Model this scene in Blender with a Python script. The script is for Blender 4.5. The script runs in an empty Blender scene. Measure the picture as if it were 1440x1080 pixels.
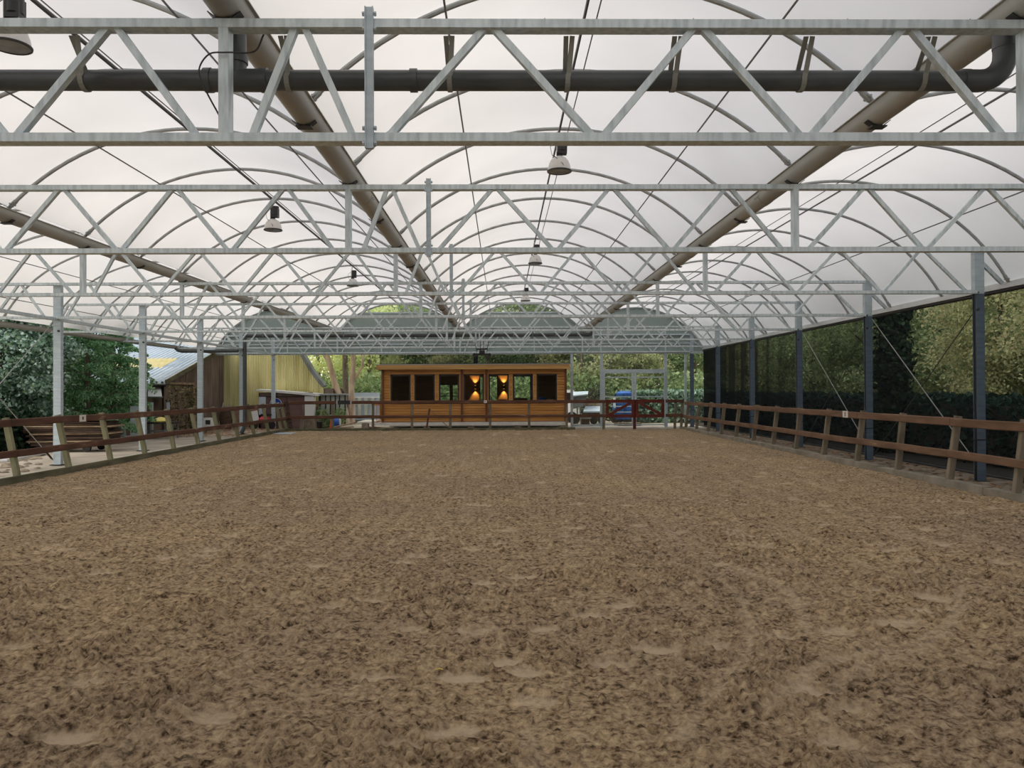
import bpy, math, random
import numpy as np
from mathutils import Vector, Matrix

random.seed(7)
RNG = np.random.default_rng(11)
scene = bpy.context.scene
COL = scene.collection

# ------------------------------------------------------------------ camera
CAMH = 1.95
FPX = 1080.0
cam_d = bpy.data.cameras.new('camera'); cam = bpy.data.objects.new('camera', cam_d); COL.objects.link(cam)
cam_d.sensor_width = 36.0; cam_d.lens = 27.0; cam_d.clip_end = 400; cam_d.clip_start = 0.05
CAM_R = (Matrix.Rotation(-math.atan(14/1080), 3, 'Z') @ Matrix.Rotation(math.pi/2 + math.atan(9/1080), 3, 'X')
         @ Matrix.Rotation(math.radians(-0.26), 3, 'Z'))
cam.matrix_world = Matrix.Translation((0, 0, CAMH)) @ CAM_R.to_4x4()
scene.camera = cam

# ------------------------------------------------------------------ world: soft overcast sky, warmer towards the left
world = bpy.data.worlds.new('overcast_sky'); scene.world = world; world.use_nodes = True
wn, wl = world.node_tree.nodes, world.node_tree.links
wn.clear()
w_out = wn.new('ShaderNodeOutputWorld'); w_bg = wn.new('ShaderNodeBackground')
w_tc = wn.new('ShaderNodeTexCoord'); w_sep = wn.new('ShaderNodeSeparateXYZ'); w_map = wn.new('ShaderNodeMapRange')
w_ramp = wn.new('ShaderNodeValToRGB')
wl.new(w_tc.outputs['Generated'], w_sep.inputs[0]); wl.new(w_sep.outputs['X'], w_map.inputs['Value'])
w_map.inputs['From Min'].default_value = -1; w_map.inputs['From Max'].default_value = 1
wl.new(w_map.outputs[0], w_ramp.inputs[0])
w_ramp.color_ramp.elements[0].color = (1.0, 0.93, 0.84, 1)
w_ramp.color_ramp.elements[1].color = (0.42, 0.47, 0.56, 1)
wl.new(w_ramp.outputs[0], w_bg.inputs[0]); w_bg.inputs[1].default_value = 2.7
wl.new(w_bg.outputs[0], w_out.inputs[0])

sun_d = bpy.data.lights.new('hazy_sun', 'SUN'); sun_d.energy = 2.2; sun_d.angle = math.radians(28); sun_d.color = (1.0, .93, .82)
sun = bpy.data.objects.new('hazy_sun', sun_d); COL.objects.link(sun)
sun.rotation_euler = Vector((-.62, -.30, .80)).to_track_quat('Z', 'Y').to_euler()
scene.view_settings.view_transform = 'Standard'
scene.view_settings.look = 'None'
scene.view_settings.gamma = 1.0
scene.view_settings.use_curve_mapping = False
scene.view_settings.exposure = 0.0
scene.cycles.max_bounces = 8
scene.cycles.diffuse_bounces = 4
scene.cycles.transparent_max_bounces = 24
scene.cycles.sample_clamp_indirect = 6.0

# ------------------------------------------------------------------ where a point of the photograph lies at a known distance
def at(px, py, Y):
    d = CAM_R @ Vector((px-720, 540-py, -FPX)); t = Y/d.y
    return Vector((d.x*t, Y, CAMH + d.z*t))
def on_ground(px, py, z=0.0):
    d = CAM_R @ Vector((px-720, 540-py, -FPX)); t = (z-CAMH)/d.z
    return Vector((d.x*t, d.y*t, z))

# ------------------------------------------------------------------ mesh builder
class MB:
    def __init__(s): s.v = []; s.f = []; s.smooth = False
    def poly(s, pts, faces):
        b = len(s.v); s.v += [tuple(p) for p in pts]; s.f += [tuple(b+i for i in f) for f in faces]; return s
    def box(s, x0, x1, y0, y1, z0, z1):
        p = [(x0,y0,z0),(x1,y0,z0),(x1,y1,z0),(x0,y1,z0),(x0,y0,z1),(x1,y0,z1),(x1,y1,z1),(x0,y1,z1)]
        return s.poly(p, [(0,3,2,1),(4,5,6,7),(0,1,5,4),(1,2,6,5),(2,3,7,6),(3,0,4,7)])
    def sweep(s, pts, prof, up=(0,0,1), caps=True, closed=True):
        """sweep a 2D profile [(a,b)] along points; a is sideways, b is 'up'"""
        n = len(prof); P = [Vector(p) for p in pts]; b0 = len(s.v); U = Vector(up)
        for i, p in enumerate(P):
            if i == 0: d = P[1]-P[0]
            elif i == len(P)-1: d = P[-1]-P[-2]
            else: d = (P[i+1]-P[i]).normalized() + (P[i]-P[i-1]).normalized()
            d.normalize()
            u = U
            if abs(d.dot(u)) > 0.98: u = Vector((0,1,0)) if abs(d.y) < .9 else Vector((1,0,0))
            side = d.cross(u).normalized(); w = side.cross(d).normalized()
            for a, b in prof:
                q = p + side*a + w*b; s.v.append((q.x, q.y, q.z))
        m = n if closed else n-1
        for i in range(len(P)-1):
            for j in range(m):
                k = (j+1) % n
                s.f.append((b0+i*n+j, b0+i*n+k, b0+(i+1)*n+k, b0+(i+1)*n+j))
        if caps and closed:
            s.f.append(tuple(b0+j for j in range(n))[::-1]); e = b0+(len(P)-1)*n
            s.f.append(tuple(e+j for j in range(n)))
        return s
    def bar(s, p0, p1, w, h, up=(0,0,1), bev=0.0):
        a, b = w/2, h/2
        if bev: pr = [(-a+bev,-b),(a-bev,-b),(a,-b+bev),(a,b-bev),(a-bev,b),(-a+bev,b),(-a,b-bev),(-a,-b+bev)]
        else: pr = [(-a,-b),(a,-b),(a,b),(-a,b)]
        return s.sweep([p0, p1], pr, up)
    def tube(s, pts, r, n=8, up=(0,0,1)):
        """round tube; r may be a list"""
        P = [Vector(p) for p in pts]; b0 = len(s.v); U = Vector(up); prev = None
        for i, p in enumerate(P):
            if i == 0: d = P[1]-P[0]
            elif i == len(P)-1: d = P[-1]-P[-2]
            else: d = (P[i+1]-P[i]).normalized() + (P[i]-P[i-1]).normalized()
            d.normalize()
            if prev is None:
                u = U if abs(d.dot(U)) < .95 else Vector((0,1,0))
                side = d.cross(u).normalized()
            else:
                side = (prev - d*prev.dot(d)).normalized()
            prev = side; w = side.cross(d)
            rr = r[i] if isinstance(r, (list, tuple)) else r
            for j in range(n):
                a = 2*math.pi*j/n; q = p + side*(rr*math.cos(a)) + w*(rr*math.sin(a)); s.v.append((q.x,q.y,q.z))
        for i in range(len(P)-1):
            for j in range(n):
                k = (j+1) % n; s.f.append((b0+i*n+j, b0+i*n+k, b0+(i+1)*n+k, b0+(i+1)*n+j))
        s.f.append(tuple(b0+j for j in range(n))[::-1]); e = b0+(len(P)-1)*n
        s.f.append(tuple(e+j for j in range(n))); s.smooth = True
        return s
    def lathe(s, c, prof, n=24):
        b0 = len(s.v); cx, cy, cz = c
        for r, z in prof:
            for j in range(n):
                a = 2*math.pi*j/n; s.v.append((cx+r*math.cos(a), cy+r*math.sin(a), cz+z))
        for i in range(len(prof)-1):
            for j in range(n):
                k = (j+1) % n; s.f.append((b0+i*n+j, b0+i*n+k, b0+(i+1)*n+k, b0+(i+1)*n+j))
        s.smooth = True
        return s
    def prism(s, outline, y0, y1):
        """outline of (x,z) extruded between two y"""
        n = len(outline)
        p = [(x, y0, z) for x, z in outline] + [(x, y1, z) for x, z in outline]
        return s.poly(p, [tuple(range(n)), tuple(range(2*n-1, n-1, -1))] + [(i, i+n, (i+1) % n+n, (i+1) % n) for i in range(n)])

def root_loc(o):
    v = Vector((0,0,0))
    while o is not None: v += o.location; o = o.parent
    return v
def part(name, mb, mat, parent=None, label=None):
    me = bpy.data.meshes.new(name)
    off = root_loc(parent) if parent is not None else Vector((0,0,0))
    me.from_pydata([(x-off.x, y-off.y, z-off.z) for x, y, z in mb.v], [], mb.f)
    if mb.smooth:
        me.polygons.foreach_set('use_smooth', [True]*len(me.polygons))
        if hasattr(me, 'set_sharp_from_angle'): me.set_sharp_from_angle(angle=math.radians(40))
    if mat: me.materials.append(mat)
    o = bpy.data.objects.new(name, me); COL.objects.link(o)
    if parent is not None: o.parent = parent
    if label: o['label'] = label
    return o
def tag(o, label, cat, group=None, kind=None):
    o['label'] = label; o['category'] = cat
    if group: o['group'] = group
    if kind: o['kind'] = kind
    return o
def thing(name, label, cat, loc, group=None):
    o = bpy.data.objects.new(name, None); o.location = loc; o.empty_display_size = .2; COL.objects.link(o)
    return tag(o, label, cat, group)
def solid(name, mb, mat, label, cat, group=None, kind=None):
    """a thing that is one mesh, its origin at its base"""
    xs = [v[0] for v in mb.v]; ys = [v[1] for v in mb.v]; z0 = min(v[2] for v in mb.v)
    c = Vector(((min(xs)+max(xs))/2, (min(ys)+max(ys))/2, z0))
    mb.v = [(x-c.x, y-c.y, z-c.z) for x, y, z in mb.v]
    o = part(name, mb, mat); o.location = c
    return tag(o, label, cat, group, kind)
def struct(name, mb, mat, parent=None):
    o = part(name, mb, mat, parent)
    if parent is None: o['kind'] = 'structure'
    return o
def copy_tree(o, parent=None):
    c = o.copy(); COL.objects.link(c); c.parent = parent
    for ch in o.children: copy_tree(ch, c)
    return c
def again(root, loc, label, group=None, rz=None, scale=None):
    c = copy_tree(root); c.location = loc; c['label'] = label
    if group: c['group'] = group
    if rz is not None: c.rotation_euler.z = rz
    if scale is not None: c.scale = scale if isinstance(scale, (tuple, list)) else (scale,)*3
    return c
ORD = ['nearest', 'second', 'third', 'fourth', 'fifth', 'sixth', 'seventh', 'eighth', 'ninth', 'tenth', 'eleventh', 'twelfth', 'thirteenth', 'fourteenth', 'fifteenth', 'sixteenth']

# ------------------------------------------------------------------ materials
def new_mat(name):
    m = bpy.data.materials.new(name); m.use_nodes = True; m.node_tree.nodes.clear()
    return m, m.node_tree.nodes, m.node_tree.links
def pmat(name, c1, c2=None, rough=.6, metal=0.0, scale=8.0, stretch=(1,1,1), bump=0.0, detail=6, c3=None, lo=.35, hi=.65, spec=.5):
    """principled with noise between two (or three) colours"""
    m, n, l = new_mat(name)
    out = n.new('ShaderNodeOutputMaterial'); b = n.new('ShaderNodeBsdfPrincipled')
    l.new(b.outputs[0], out.inputs[0])
    b.inputs['Roughness'].default_value = rough; b.inputs['Metallic'].default_value = metal
    b.inputs['Specular IOR Level'].default_value = spec
    if c2 is None: b.inputs['Base Color'].default_value = (*c1, 1)
    if c2 is not None or bump:
        tc = n.new('ShaderNodeTexCoord'); mp = n.new('ShaderNodeMapping'); mp.inputs['Scale'].default_value = stretch
        nz = n.new('ShaderNodeTexNoise'); nz.inputs['Scale'].default_value = scale; nz.inputs['Detail'].default_value = detail
        l.new(tc.outputs['Object'], mp.inputs[0]); l.new(mp.outputs[0], nz.inputs['Vector'])
        if c2 is not None:
            r = n.new('ShaderNodeValToRGB'); e = r.color_ramp.elements
            e[0].position = lo; e[1].position = hi; e[0].color = (*c1, 1); e[1].color = (*c2, 1)
            if c3: k = e.new(min(.95, hi+.1)); k.color = (*c3, 1)
            l.new(nz.outputs['Fac'], r.inputs[0]); l.new(r.outputs[0], b.inputs['Base Color'])
        if bump:
            bp = n.new('ShaderNodeBump'); bp.inputs['Strength'].default_value = 1; bp.inputs['Distance'].default_value = bump
            l.new(nz.outputs['Fac'], bp.inputs['Height']); l.new(bp.outputs[0], b.inputs['Normal'])
    return m
M = {}
M['galv'] = pmat('galvanised_steel', (.44,.51,.54), (.66,.74,.77), rough=.5, metal=.25, scale=4, stretch=(5,5,.9), detail=10, lo=.3, hi=.6)
M['galv_post'] = pmat('galvanised_column_steel', (.44,.52,.57), (.54,.62,.67), rough=.55, metal=.25, scale=3, stretch=(1,1,6), detail=5)
M['beam'] = pmat('light_eave_steel', (.62,.66,.67), (.74,.77,.78), rough=.5, scale=2)
M['bluepost'] = pmat('blue_grey_column_coating', (.085,.125,.175), (.12,.165,.22), rough=.6, scale=3, stretch=(1,1,4))
M['arch'] = pmat('arch_pipe_steel', (.33,.35,.35), (.44,.46,.46), rough=.5, metal=.3, scale=6)
M['thin'] = pmat('purlin_pipe_steel', (.16,.16,.155), rough=.5, metal=.3)
M['gutter'] = pmat('gutter_coated_steel', (.30,.295,.265), (.38,.375,.34), rough=.5, metal=.1, scale=2, stretch=(1,.3,1))
M['pvc'] = pmat('grey_pvc_pipe', (.058,.064,.066), (.08,.088,.09), rough=.38, scale=3)
M['strap'] = pmat('grey_webbing', (.27,.27,.24), rough=.8)
M['black'] = pmat('black_plastic', (.012,.012,.013), rough=.45)
M['darkmetal'] = pmat('dark_metal', (.04,.04,.04), rough=.5, metal=.3)
M['cable'] = pmat('steel_bracing_wire', (.38,.39,.38), rough=.45, metal=.5)
M['cable_dark'] = pmat('dark_cable', (.03,.03,.03), rough=.6)
M['dome'] = pmat('frosted_lamp_dome', (.62,.60,.57), (.70,.68,.65), rough=.35, scale=4)
M['lens'] = pmat('lamp_lens', (.10,.105,.095), (.16,.165,.15), rough=.15, scale=5)
M['white'] = pmat('white_paint', (.72,.73,.74), rough=.5)
M['whitep'] = pmat('white_plate', (.75,.70,.64), rough=.5)
M['redbrown'] = pmat('red_brown_rail_wood', (.060,.024,.013), (.13,.058,.033), rough=.8, scale=5, stretch=(1,.25,1), bump=.01, c3=(.26,.16,.11), lo=.3, hi=.62)
M['redbrown_x'] = pmat('red_brown_rail_wood_across', (.07,.028,.015), (.14,.062,.034), rough=.8, scale=5, stretch=(.25,1,1), bump=.01, c3=(.26,.17,.12), lo=.3, hi=.62)
M['tanrail'] = pmat('weathered_rail_wood', (.12,.064,.036), (.20,.115,.068), rough=.85, scale=5, stretch=(1,.25,1), bump=.01, c3=(.33,.23,.15))
M['postgreen'] = pmat('algae_stained_post_wood', (.16,.15,.085), (.27,.26,.155), rough=.9, scale=5, stretch=(1,1,.3), bump=.008)
M['postgrey'] = pmat('weathered_post_wood', (.14,.115,.08), (.24,.20,.145), rough=.9, scale=6, stretch=(1,1,.3), bump=.008)
M['gate'] = pmat('dark_red_gate_paint', (.085,.008,.003), (.14,.016,.006), rough=.6, scale=4)
M['kerbwood'] = pmat('mossy_kerb_board', (.085,.082,.045), (.16,.15,.09), rough=.95, scale=3, stretch=(1,.4,2), bump=.01)
M['kerbcon'] = pmat('kerb_concrete', (.20,.175,.135), (.31,.275,.22), rough=.95, scale=2.5, detail=10, bump=.006)
M['slab'] = pmat('pale_paving_concrete', (.50,.48,.40), (.64,.61,.52), rough=.95, scale=2, detail=8)
M['cabin'] = pmat('oiled_log_wood', (.42,.185,.042), (.64,.315,.088), rough=.55, scale=3.5, stretch=(.12,1,2.2), bump=.004, detail=8)
M['cabin_fascia'] = pmat('fascia_board_wood', (.45,.24,.072), (.58,.34,.12), rough=.55, scale=3, stretch=(.15,1,2), detail=8)
M['cabin_post'] = pmat('dark_stained_corner_log', (.12,.035,.014), (.18,.06,.024), rough=.6, scale=4, stretch=(1,1,.3))
M['frame'] = pmat('dark_brown_window_frame', (.018,.010,.008), rough=.4)
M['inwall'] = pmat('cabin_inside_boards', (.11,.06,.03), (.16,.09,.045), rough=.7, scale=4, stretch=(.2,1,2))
M['base'] = pmat('pale_base_board', (.68,.66,.61), (.78,.76,.71), rough=.8, scale=3)
M['blockcon'] = pmat('foundation_block_concrete', (.22,.18,.13), (.33,.28,.21), rough=.95, scale=5, detail=8)
M['bark'] = pmat('grey_brown_bark', (.10,.08,.06), (.22,.18,.14), rough=.95, scale=7, stretch=(1,1,.25), bump=.03)
M['bark_light'] = pmat('sunlit_pale_bark', (.34,.25,.18), (.56,.43,.33), rough=.95, scale=4, stretch=(1,1,.3), bump=.02)
M['bark_dark'] = pmat('dark_bark', (.03,.028,.02), (.07,.06,.045), rough=.95, scale=7, stretch=(1,1,.25))
M['roofsheet'] = pmat('fibre_cement_roof_sheet', (.30,.36,.41), (.40,.46,.51), rough=.6, scale=1.2)
M['roofyellow'] = pmat('yellowed_rooflight_sheet', (.52,.45,.20), (.60,.53,.28), rough=.6, scale=2)
M['shedwood'] = pmat('dark_brown_shed_planks', (.12,.085,.068), (.20,.145,.115), rough=.85, scale=3, stretch=(1,1,.3))
M['yellowsheet'] = pmat('yellowed_corrugated_sheet', (.50,.45,.19), (.72,.66,.35), rough=.6, scale=1.3, stretch=(2.5,1,.22), detail=6, lo=.3, hi=.6)
M['yellowclean'] = M['yellowsheet']
M['brown_door'] = pmat('brown_door_panel', (.12,.065,.06), (.17,.10,.09), rough=.7, scale=2, stretch=(.3,1,2))
M['palewall'] = pmat('pale_grey_panel', (.42,.47,.42), (.55,.60,.54), rough=.6, scale=1.5)
M['blue'] = pmat('blue_plastic', (.02,.10,.42), rough=.4)
M['bluemachine'] = pmat('blue_machine_paint', (.014,.07,.26), (.03,.14,.42), rough=.4, scale=3)
M['signblue'] = pmat('blue_sign_face', (.01,.06,.42), rough=.35)
M['orange'] = pmat('orange_cone_plastic', (.80,.13,.03), rough=.5)
M['yellow'] = pmat('yellow_plastic', (.75,.62,.12), rough=.5)
M['red'] = pmat('red_paint', (.45,.03,.05), rough=.5)
M['greymetal'] = pmat('grey_sheet_metal', (.16,.17,.175), (.23,.24,.25), rough=.5, scale=2, metal=.2)
M['lightblue'] = pmat('pale_blue_grey_panel', (.42,.50,.60), (.54,.61,.70), rough=.5, scale=1.5)
M['plank'] = pmat('stacked_old_planks', (.045,.028,.02), (.12,.075,.05), rough=.9, scale=5, stretch=(.3,1,2))
M['plank_end'] = pmat('pale_planks', (.24,.17,.10), (.38,.28,.18), rough=.9, scale=5)
M['tarp'] = pmat('grey_cover_sheet', (.36,.38,.40), rough=.6)
M['rubber'] = pmat('tyre_rubber', (.02,.02,.02), rough=.9)
M['litter'] = pmat('dry_leaf', (.22,.10,.04), (.40,.22,.10), rough=.9, scale=3)

def brick_mat():
    m, n, l = new_mat('red_brick'); out = n.new('ShaderNodeOutputMaterial'); b = n.new('ShaderNodeBsdfPrincipled')
    t = n.new('ShaderNodeTexBrick'); tc = n.new('ShaderNodeTexCoord'); mp = n.new('ShaderNodeMapping'); mp.inputs['Rotation'].default_value = (math.pi/2,0,0)
    t.inputs['Scale'].default_value = 4.5; t.inputs['Color1'].default_value = (.33,.15,.10,1); t.inputs['Color2'].default_value = (.42,.23,.16,1); t.inputs['Mortar'].default_value = (.35,.30,.25,1)
    l.new(tc.outputs['Object'], mp.inputs[0]); l.new(mp.outputs[0], t.inputs['Vector']); l.new(t.outputs[0], b.inputs['Base Color']); l.new(b.outputs[0], out.inputs[0]); b.inputs['Roughness'].default_value = .9
    return m
M['brick'] = brick_mat()

def film_mat():
    """white translucent polythene"""
    m, n, l = new_mat('translucent_roof_film'); out = n.new('ShaderNodeOutputMaterial')
    tr = n.new('ShaderNodeBsdfTranslucent'); df = n.new('ShaderNodeBsdfDiffuse'); mx = n.new('ShaderNodeMixShader')
    nz = n.new('ShaderNodeTexNoise'); nz.inputs['Scale'].default_value = .45; nz.inputs['Detail'].default_value = 4
    tc = n.new('ShaderNodeTexCoord'); r = n.new('ShaderNodeValToRGB')
    l.new(tc.outputs['Object'], nz.inputs['Vector']); l.new(nz.outputs['Fac'], r.inputs[0])
    r.color_ramp.elements[0].position = .35; r.color_ramp.elements[1].position = .65
    r.color_ramp.elements[0].color = (.455,.45,.455,1); r.color_ramp.elements[1].color = (.515,.51,.513,1)
    l.new(r.outputs[0], tr.inputs[0]); df.inputs[0].default_value = (.78,.77,.76,1)
    mx.inputs[0].default_value = .38
    l.new(tr.outputs[0], mx.inputs[1]); l.new(df.outputs[0], mx.inputs[2]); l.new(mx.outputs[0], out.inputs[0])
    return m
M['film'] = film_mat()
def gable_mat():
    m, n, l = new_mat('grey_green_gable_sheet'); out = n.new('ShaderNodeOutputMaterial')
    tr = n.new('ShaderNodeBsdfTranslucent'); df = n.new('ShaderNodeBsdfDiffuse'); mx = n.new('ShaderNodeMixShader')
    tr.inputs[0].default_value = (.42,.50,.49,1); df.inputs[0].default_value = (.38,.45,.44,1); mx.inputs[0].default_value = .72
    l.new(tr.outputs[0], mx.inputs[1]); l.new(df.outputs[0], mx.inputs[2]); l.new(mx.outputs[0], out.inputs[0])
    return m
M['gable'] = gable_mat()
def clear_mat(name, tint, haze):
    m, n, l = new_mat(name); out = n.new('ShaderNodeOutputMaterial')
    t = n.new('ShaderNodeBsdfTransparent'); t.inputs[0].default_value = (*tint, 1)
    d = n.new('ShaderNodeBsdfDiffuse'); d.inputs[0].default_value = (.6,.62,.6,1)
    g = n.new('ShaderNodeBsdfGlossy'); g.inputs['Roughness'].default_value = .03
    fr = n.new('ShaderNodeFresnel'); fr.inputs[0].default_value = 1.45
    a = n.new('ShaderNodeMixShader'); b = n.new('ShaderNodeMixShader')
    a.inputs[0].default_value = haze
    l.new(t.outputs[0], a.inputs[1]); l.new(d.outputs[0], a.inputs[2])
    l.new(fr.outputs[0], b.inputs[0]); l.new(a.outputs[0], b.inputs[1]); l.new(g.outputs[0], b.inputs[2]); l.new(b.outputs[0], out.inputs[0])
    return m
M['glass'] = clear_mat('window_glass', (.86,.90,.88), 0.0)
M['clear'] = clear_mat('clear_sheet', (.92,.94,.91), .02)
def net_mat(name, cover, seams=True):
    """black knitted windbreak: thread of some depth, so it closes up when seen along its face"""
    m, n, l = new_mat(name); out = n.new('ShaderNodeOutputMaterial')
    t = n.new('ShaderNodeBsdfTransparent'); d = n.new('ShaderNodeBsdfDiffuse'); d.inputs[0].default_value = (.018,.022,.024,1)
    geo = n.new('ShaderNodeNewGeometry'); dot = n.new('ShaderNodeVectorMath'); dot.operation = 'DOT_PRODUCT'
    l.new(geo.outputs['Normal'], dot.inputs[0]); l.new(geo.outputs['Incoming'], dot.inputs[1])
    ab = n.new('ShaderNodeMath'); ab.operation = 'ABSOLUTE'; l.new(dot.outputs['Value'], ab.inputs[0])
    dv = n.new('ShaderNodeMath'); dv.operation = 'DIVIDE'; dv.inputs[0].default_value = cover; l.new(ab.outputs[0], dv.inputs[1])
    cl = n.new('ShaderNodeMath'); cl.operation = 'MINIMUM'; cl.inputs[1].default_value = .97; l.new(dv.outputs[0], cl.inputs[0])
    mx = n.new('ShaderNodeMixShader')
    if seams:
        tc = n.new('ShaderNodeTexCoord'); w = n.new('ShaderNodeTexNoise'); w.inputs['Scale'].default_value = 1.0; w.inputs['Detail'].default_value = 2
        mp = n.new('ShaderNodeMapping'); mp.inputs['Scale'].default_value = (0, 9.0, .12)
        l.new(tc.outputs['Object'], mp.inputs[0]); l.new(mp.outputs[0], w.inputs['Vector'])
        gt = n.new('ShaderNodeMapRange'); gt.inputs['From Min'].default_value = .70; gt.inputs['From Max'].default_value = .74
        gt.inputs['To Min'].default_value = 1.0; gt.inputs['To Max'].default_value = .72
        l.new(w.outputs['Fac'], gt.inputs['Value'])
        mu = n.new('ShaderNodeMath'); mu.operation = 'MULTIPLY'; l.new(cl.outputs[0], mu.inputs[0]); l.new(gt.outputs[0], mu.inputs[1])
        l.new(mu.outputs[0], mx.inputs[0])
    else: l.new(cl.outputs[0], mx.inputs[0])
    l.new(t.outputs[0], mx.inputs[1]); l.new(d.outputs[0], mx.inputs[2]); l.new(mx.outputs[0], out.inputs[0])
    return m
M['net'] = net_mat('black_windbreak_net', .28)
M['net_far'] = net_mat('dark_gable_net', .42, False)

def leaf_mat(name, cols, trans=.35):
    m, n, l = new_mat(name); out = n.new('ShaderNodeOutputMaterial')
    geo = n.new('ShaderNodeNewGeometry'); r = n.new('ShaderNodeValToRGB')
    e = r.color_ramp.elements
    while len(e) < len(cols): e.new(.5)
    for i, c in enumerate(cols): e[i].position = i/(len(cols)-1); e[i].color = (*c, 1)
    l.new(geo.outputs['Random Per Island'], r.inputs[0])
    d = n.new('ShaderNodeBsdfDiffuse'); t = n.new('ShaderNodeBsdfTranslucent'); mx = n.new('ShaderNodeMixShader'); mx.inputs[0].default_value = trans
    l.new(r.outputs[0], d.inputs[0]); l.new(r.outputs[0], t.inputs[0]); l.new(d.outputs[0], mx.inputs[1]); l.new(t.outputs[0], mx.inputs[2]); l.new(mx.outputs[0], out.inputs[0])
    return m
M['leaf_green'] = leaf_mat('mid_green_leaves', [(.14,.21,.10),(.29,.39,.20),(.48,.57,.32),(.26,.34,.16)], .5)
M['leaf_yellow'] = leaf_mat('yellowing_leaves', [(.22,.27,.14),(.43,.48,.26),(.68,.68,.38),(.43,.38,.22)], .5)
M['leaf_bright'] = leaf_mat('bright_green_leaves', [(.46,.58,.24),(.66,.76,.36),(.80,.84,.46),(.72,.66,.34)], .5)
M['leaf_vine'] = leaf_mat('autumn_vine_leaves', [(.04,.05,.02),(.10,.11,.04),(.30,.26,.14),(.12,.07,.04)], .2)
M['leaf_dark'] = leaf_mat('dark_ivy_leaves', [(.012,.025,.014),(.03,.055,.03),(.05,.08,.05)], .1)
M['leaf_blue'] = leaf_mat('blue_green_leaves', [(.07,.13,.08),(.24,.37,.28),(.58,.72,.64),(.15,.26,.11)], .35)
M['leaf_conifer'] = leaf_mat('conifer_sprays', [(.07,.16,.07),(.20,.40,.20),(.46,.66,.40)], .45)
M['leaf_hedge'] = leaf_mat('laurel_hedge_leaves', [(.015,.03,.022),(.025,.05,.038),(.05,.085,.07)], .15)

# arena sand: brown, lighter where hooves or wheels pressed it smooth (vertex mask 'smooth')
def sand_mat():
    m, n, l = new_mat('arena_sand'); out = n.new('ShaderNodeOutputMaterial'); b = n.new('ShaderNodeBsdfPrincipled')
    b.inputs['Roughness'].default_value = 1.0; b.inputs['Specular IOR Level'].default_value = .1
    tc = n.new('ShaderNodeTexCoord')
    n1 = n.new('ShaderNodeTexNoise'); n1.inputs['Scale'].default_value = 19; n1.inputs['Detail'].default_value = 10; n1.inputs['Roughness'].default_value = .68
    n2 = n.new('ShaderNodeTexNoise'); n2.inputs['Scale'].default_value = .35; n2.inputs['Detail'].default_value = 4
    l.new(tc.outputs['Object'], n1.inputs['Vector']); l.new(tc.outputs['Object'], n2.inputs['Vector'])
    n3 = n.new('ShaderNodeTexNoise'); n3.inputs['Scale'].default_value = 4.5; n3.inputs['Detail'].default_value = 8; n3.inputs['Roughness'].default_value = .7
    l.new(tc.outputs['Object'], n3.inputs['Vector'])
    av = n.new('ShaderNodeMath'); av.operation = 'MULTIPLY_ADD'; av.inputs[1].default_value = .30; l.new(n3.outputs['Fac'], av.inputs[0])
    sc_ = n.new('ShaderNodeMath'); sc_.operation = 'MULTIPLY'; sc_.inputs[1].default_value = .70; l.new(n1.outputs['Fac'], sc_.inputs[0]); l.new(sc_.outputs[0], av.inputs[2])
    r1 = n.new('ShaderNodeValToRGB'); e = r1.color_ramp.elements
    e[0].position = .385; e[0].color = (.055,.035,.020,1); e[1].position = .64; e[1].color = (.70,.54,.345,1)  # dark end paints the shade between clods into the sand colour
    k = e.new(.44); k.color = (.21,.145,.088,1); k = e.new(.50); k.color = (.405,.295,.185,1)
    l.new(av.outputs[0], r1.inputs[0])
    r2 = n.new('ShaderNodeValToRGB'); e = r2.color_ramp.elements
    e[0].position = .35; e[0].color = (.88,.88,.90,1); e[1].position = .65; e[1].color = (1.08,1.06,1.0,1)
    l.new(n2.outputs['Fac'], r2.inputs[0])
    mu = n.new('ShaderNodeMix'); mu.data_type = 'RGBA'; mu.blend_type = 'MULTIPLY'; mu.inputs['Factor'].default_value = 1
    l.new(r1.outputs[0], mu.inputs['A']); l.new(r2.outputs[0], mu.inputs['B'])
    at_ = n.new('ShaderNodeAttribute'); at_.attribute_name = 'smooth'
    mx = n.new('ShaderNodeMix'); mx.data_type = 'RGBA'; mx.inputs['B'].default_value = (.70,.55,.38,1)
    l.new(at_.outputs['Fac'], mx.inputs['Factor']); l.new(mu.outputs['Result'], mx.inputs['A'])
    l.new(mx.outputs['Result'], b.inputs['Base Color'])
    bp = n.new('ShaderNodeBump'); bp.inputs['Distance'].default_value = .085; bp.inputs['Strength'].default_value = .9
    l.new(av.outputs[0], bp.inputs['Height']); l.new(bp.outputs[0], b.inputs['Normal'])
    l.new(b.outputs[0], out.inputs[0])
    return m
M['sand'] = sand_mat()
M['yard'] = pmat('yard_packed_sand', (.27,.23,.185), (.42,.37,.31), rough=1, scale=.9, detail=10, bump=.03, lo=.3, hi=.6)
M['grass'] = pmat('grassy_soil', (.07,.09,.03), (.16,.15,.07), rough=1, scale=1.5, detail=10, bump=.05)
M['soil'] = pmat('dark_leafy_soil', (.015,.014,.010), (.045,.038,.025), rough=1, scale=6)
M['strip'] = pmat('verge_of_soil_and_slabs', (.12,.095,.07), (.33,.27,.20), rough=1, scale=2.2, detail=10, bump=.03)

# ------------------------------------------------------------------ key distances
T_Y = [6.1 + 4.87*k for k in range(8)]          # the eight trusses
G_X = [-14.98, -8.58, -2.18, 4.22, 10.62]       # gutters
BOT, TOP = CAMH+2.0, CAMH+2.9                   # truss chords
XL, XR = -11.95, 9.87                           # columns
FAR = T_Y[-1] + .12                             # gable plane
FENL, FENR, FENF = -10.5, 8.86, 37.9

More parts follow.
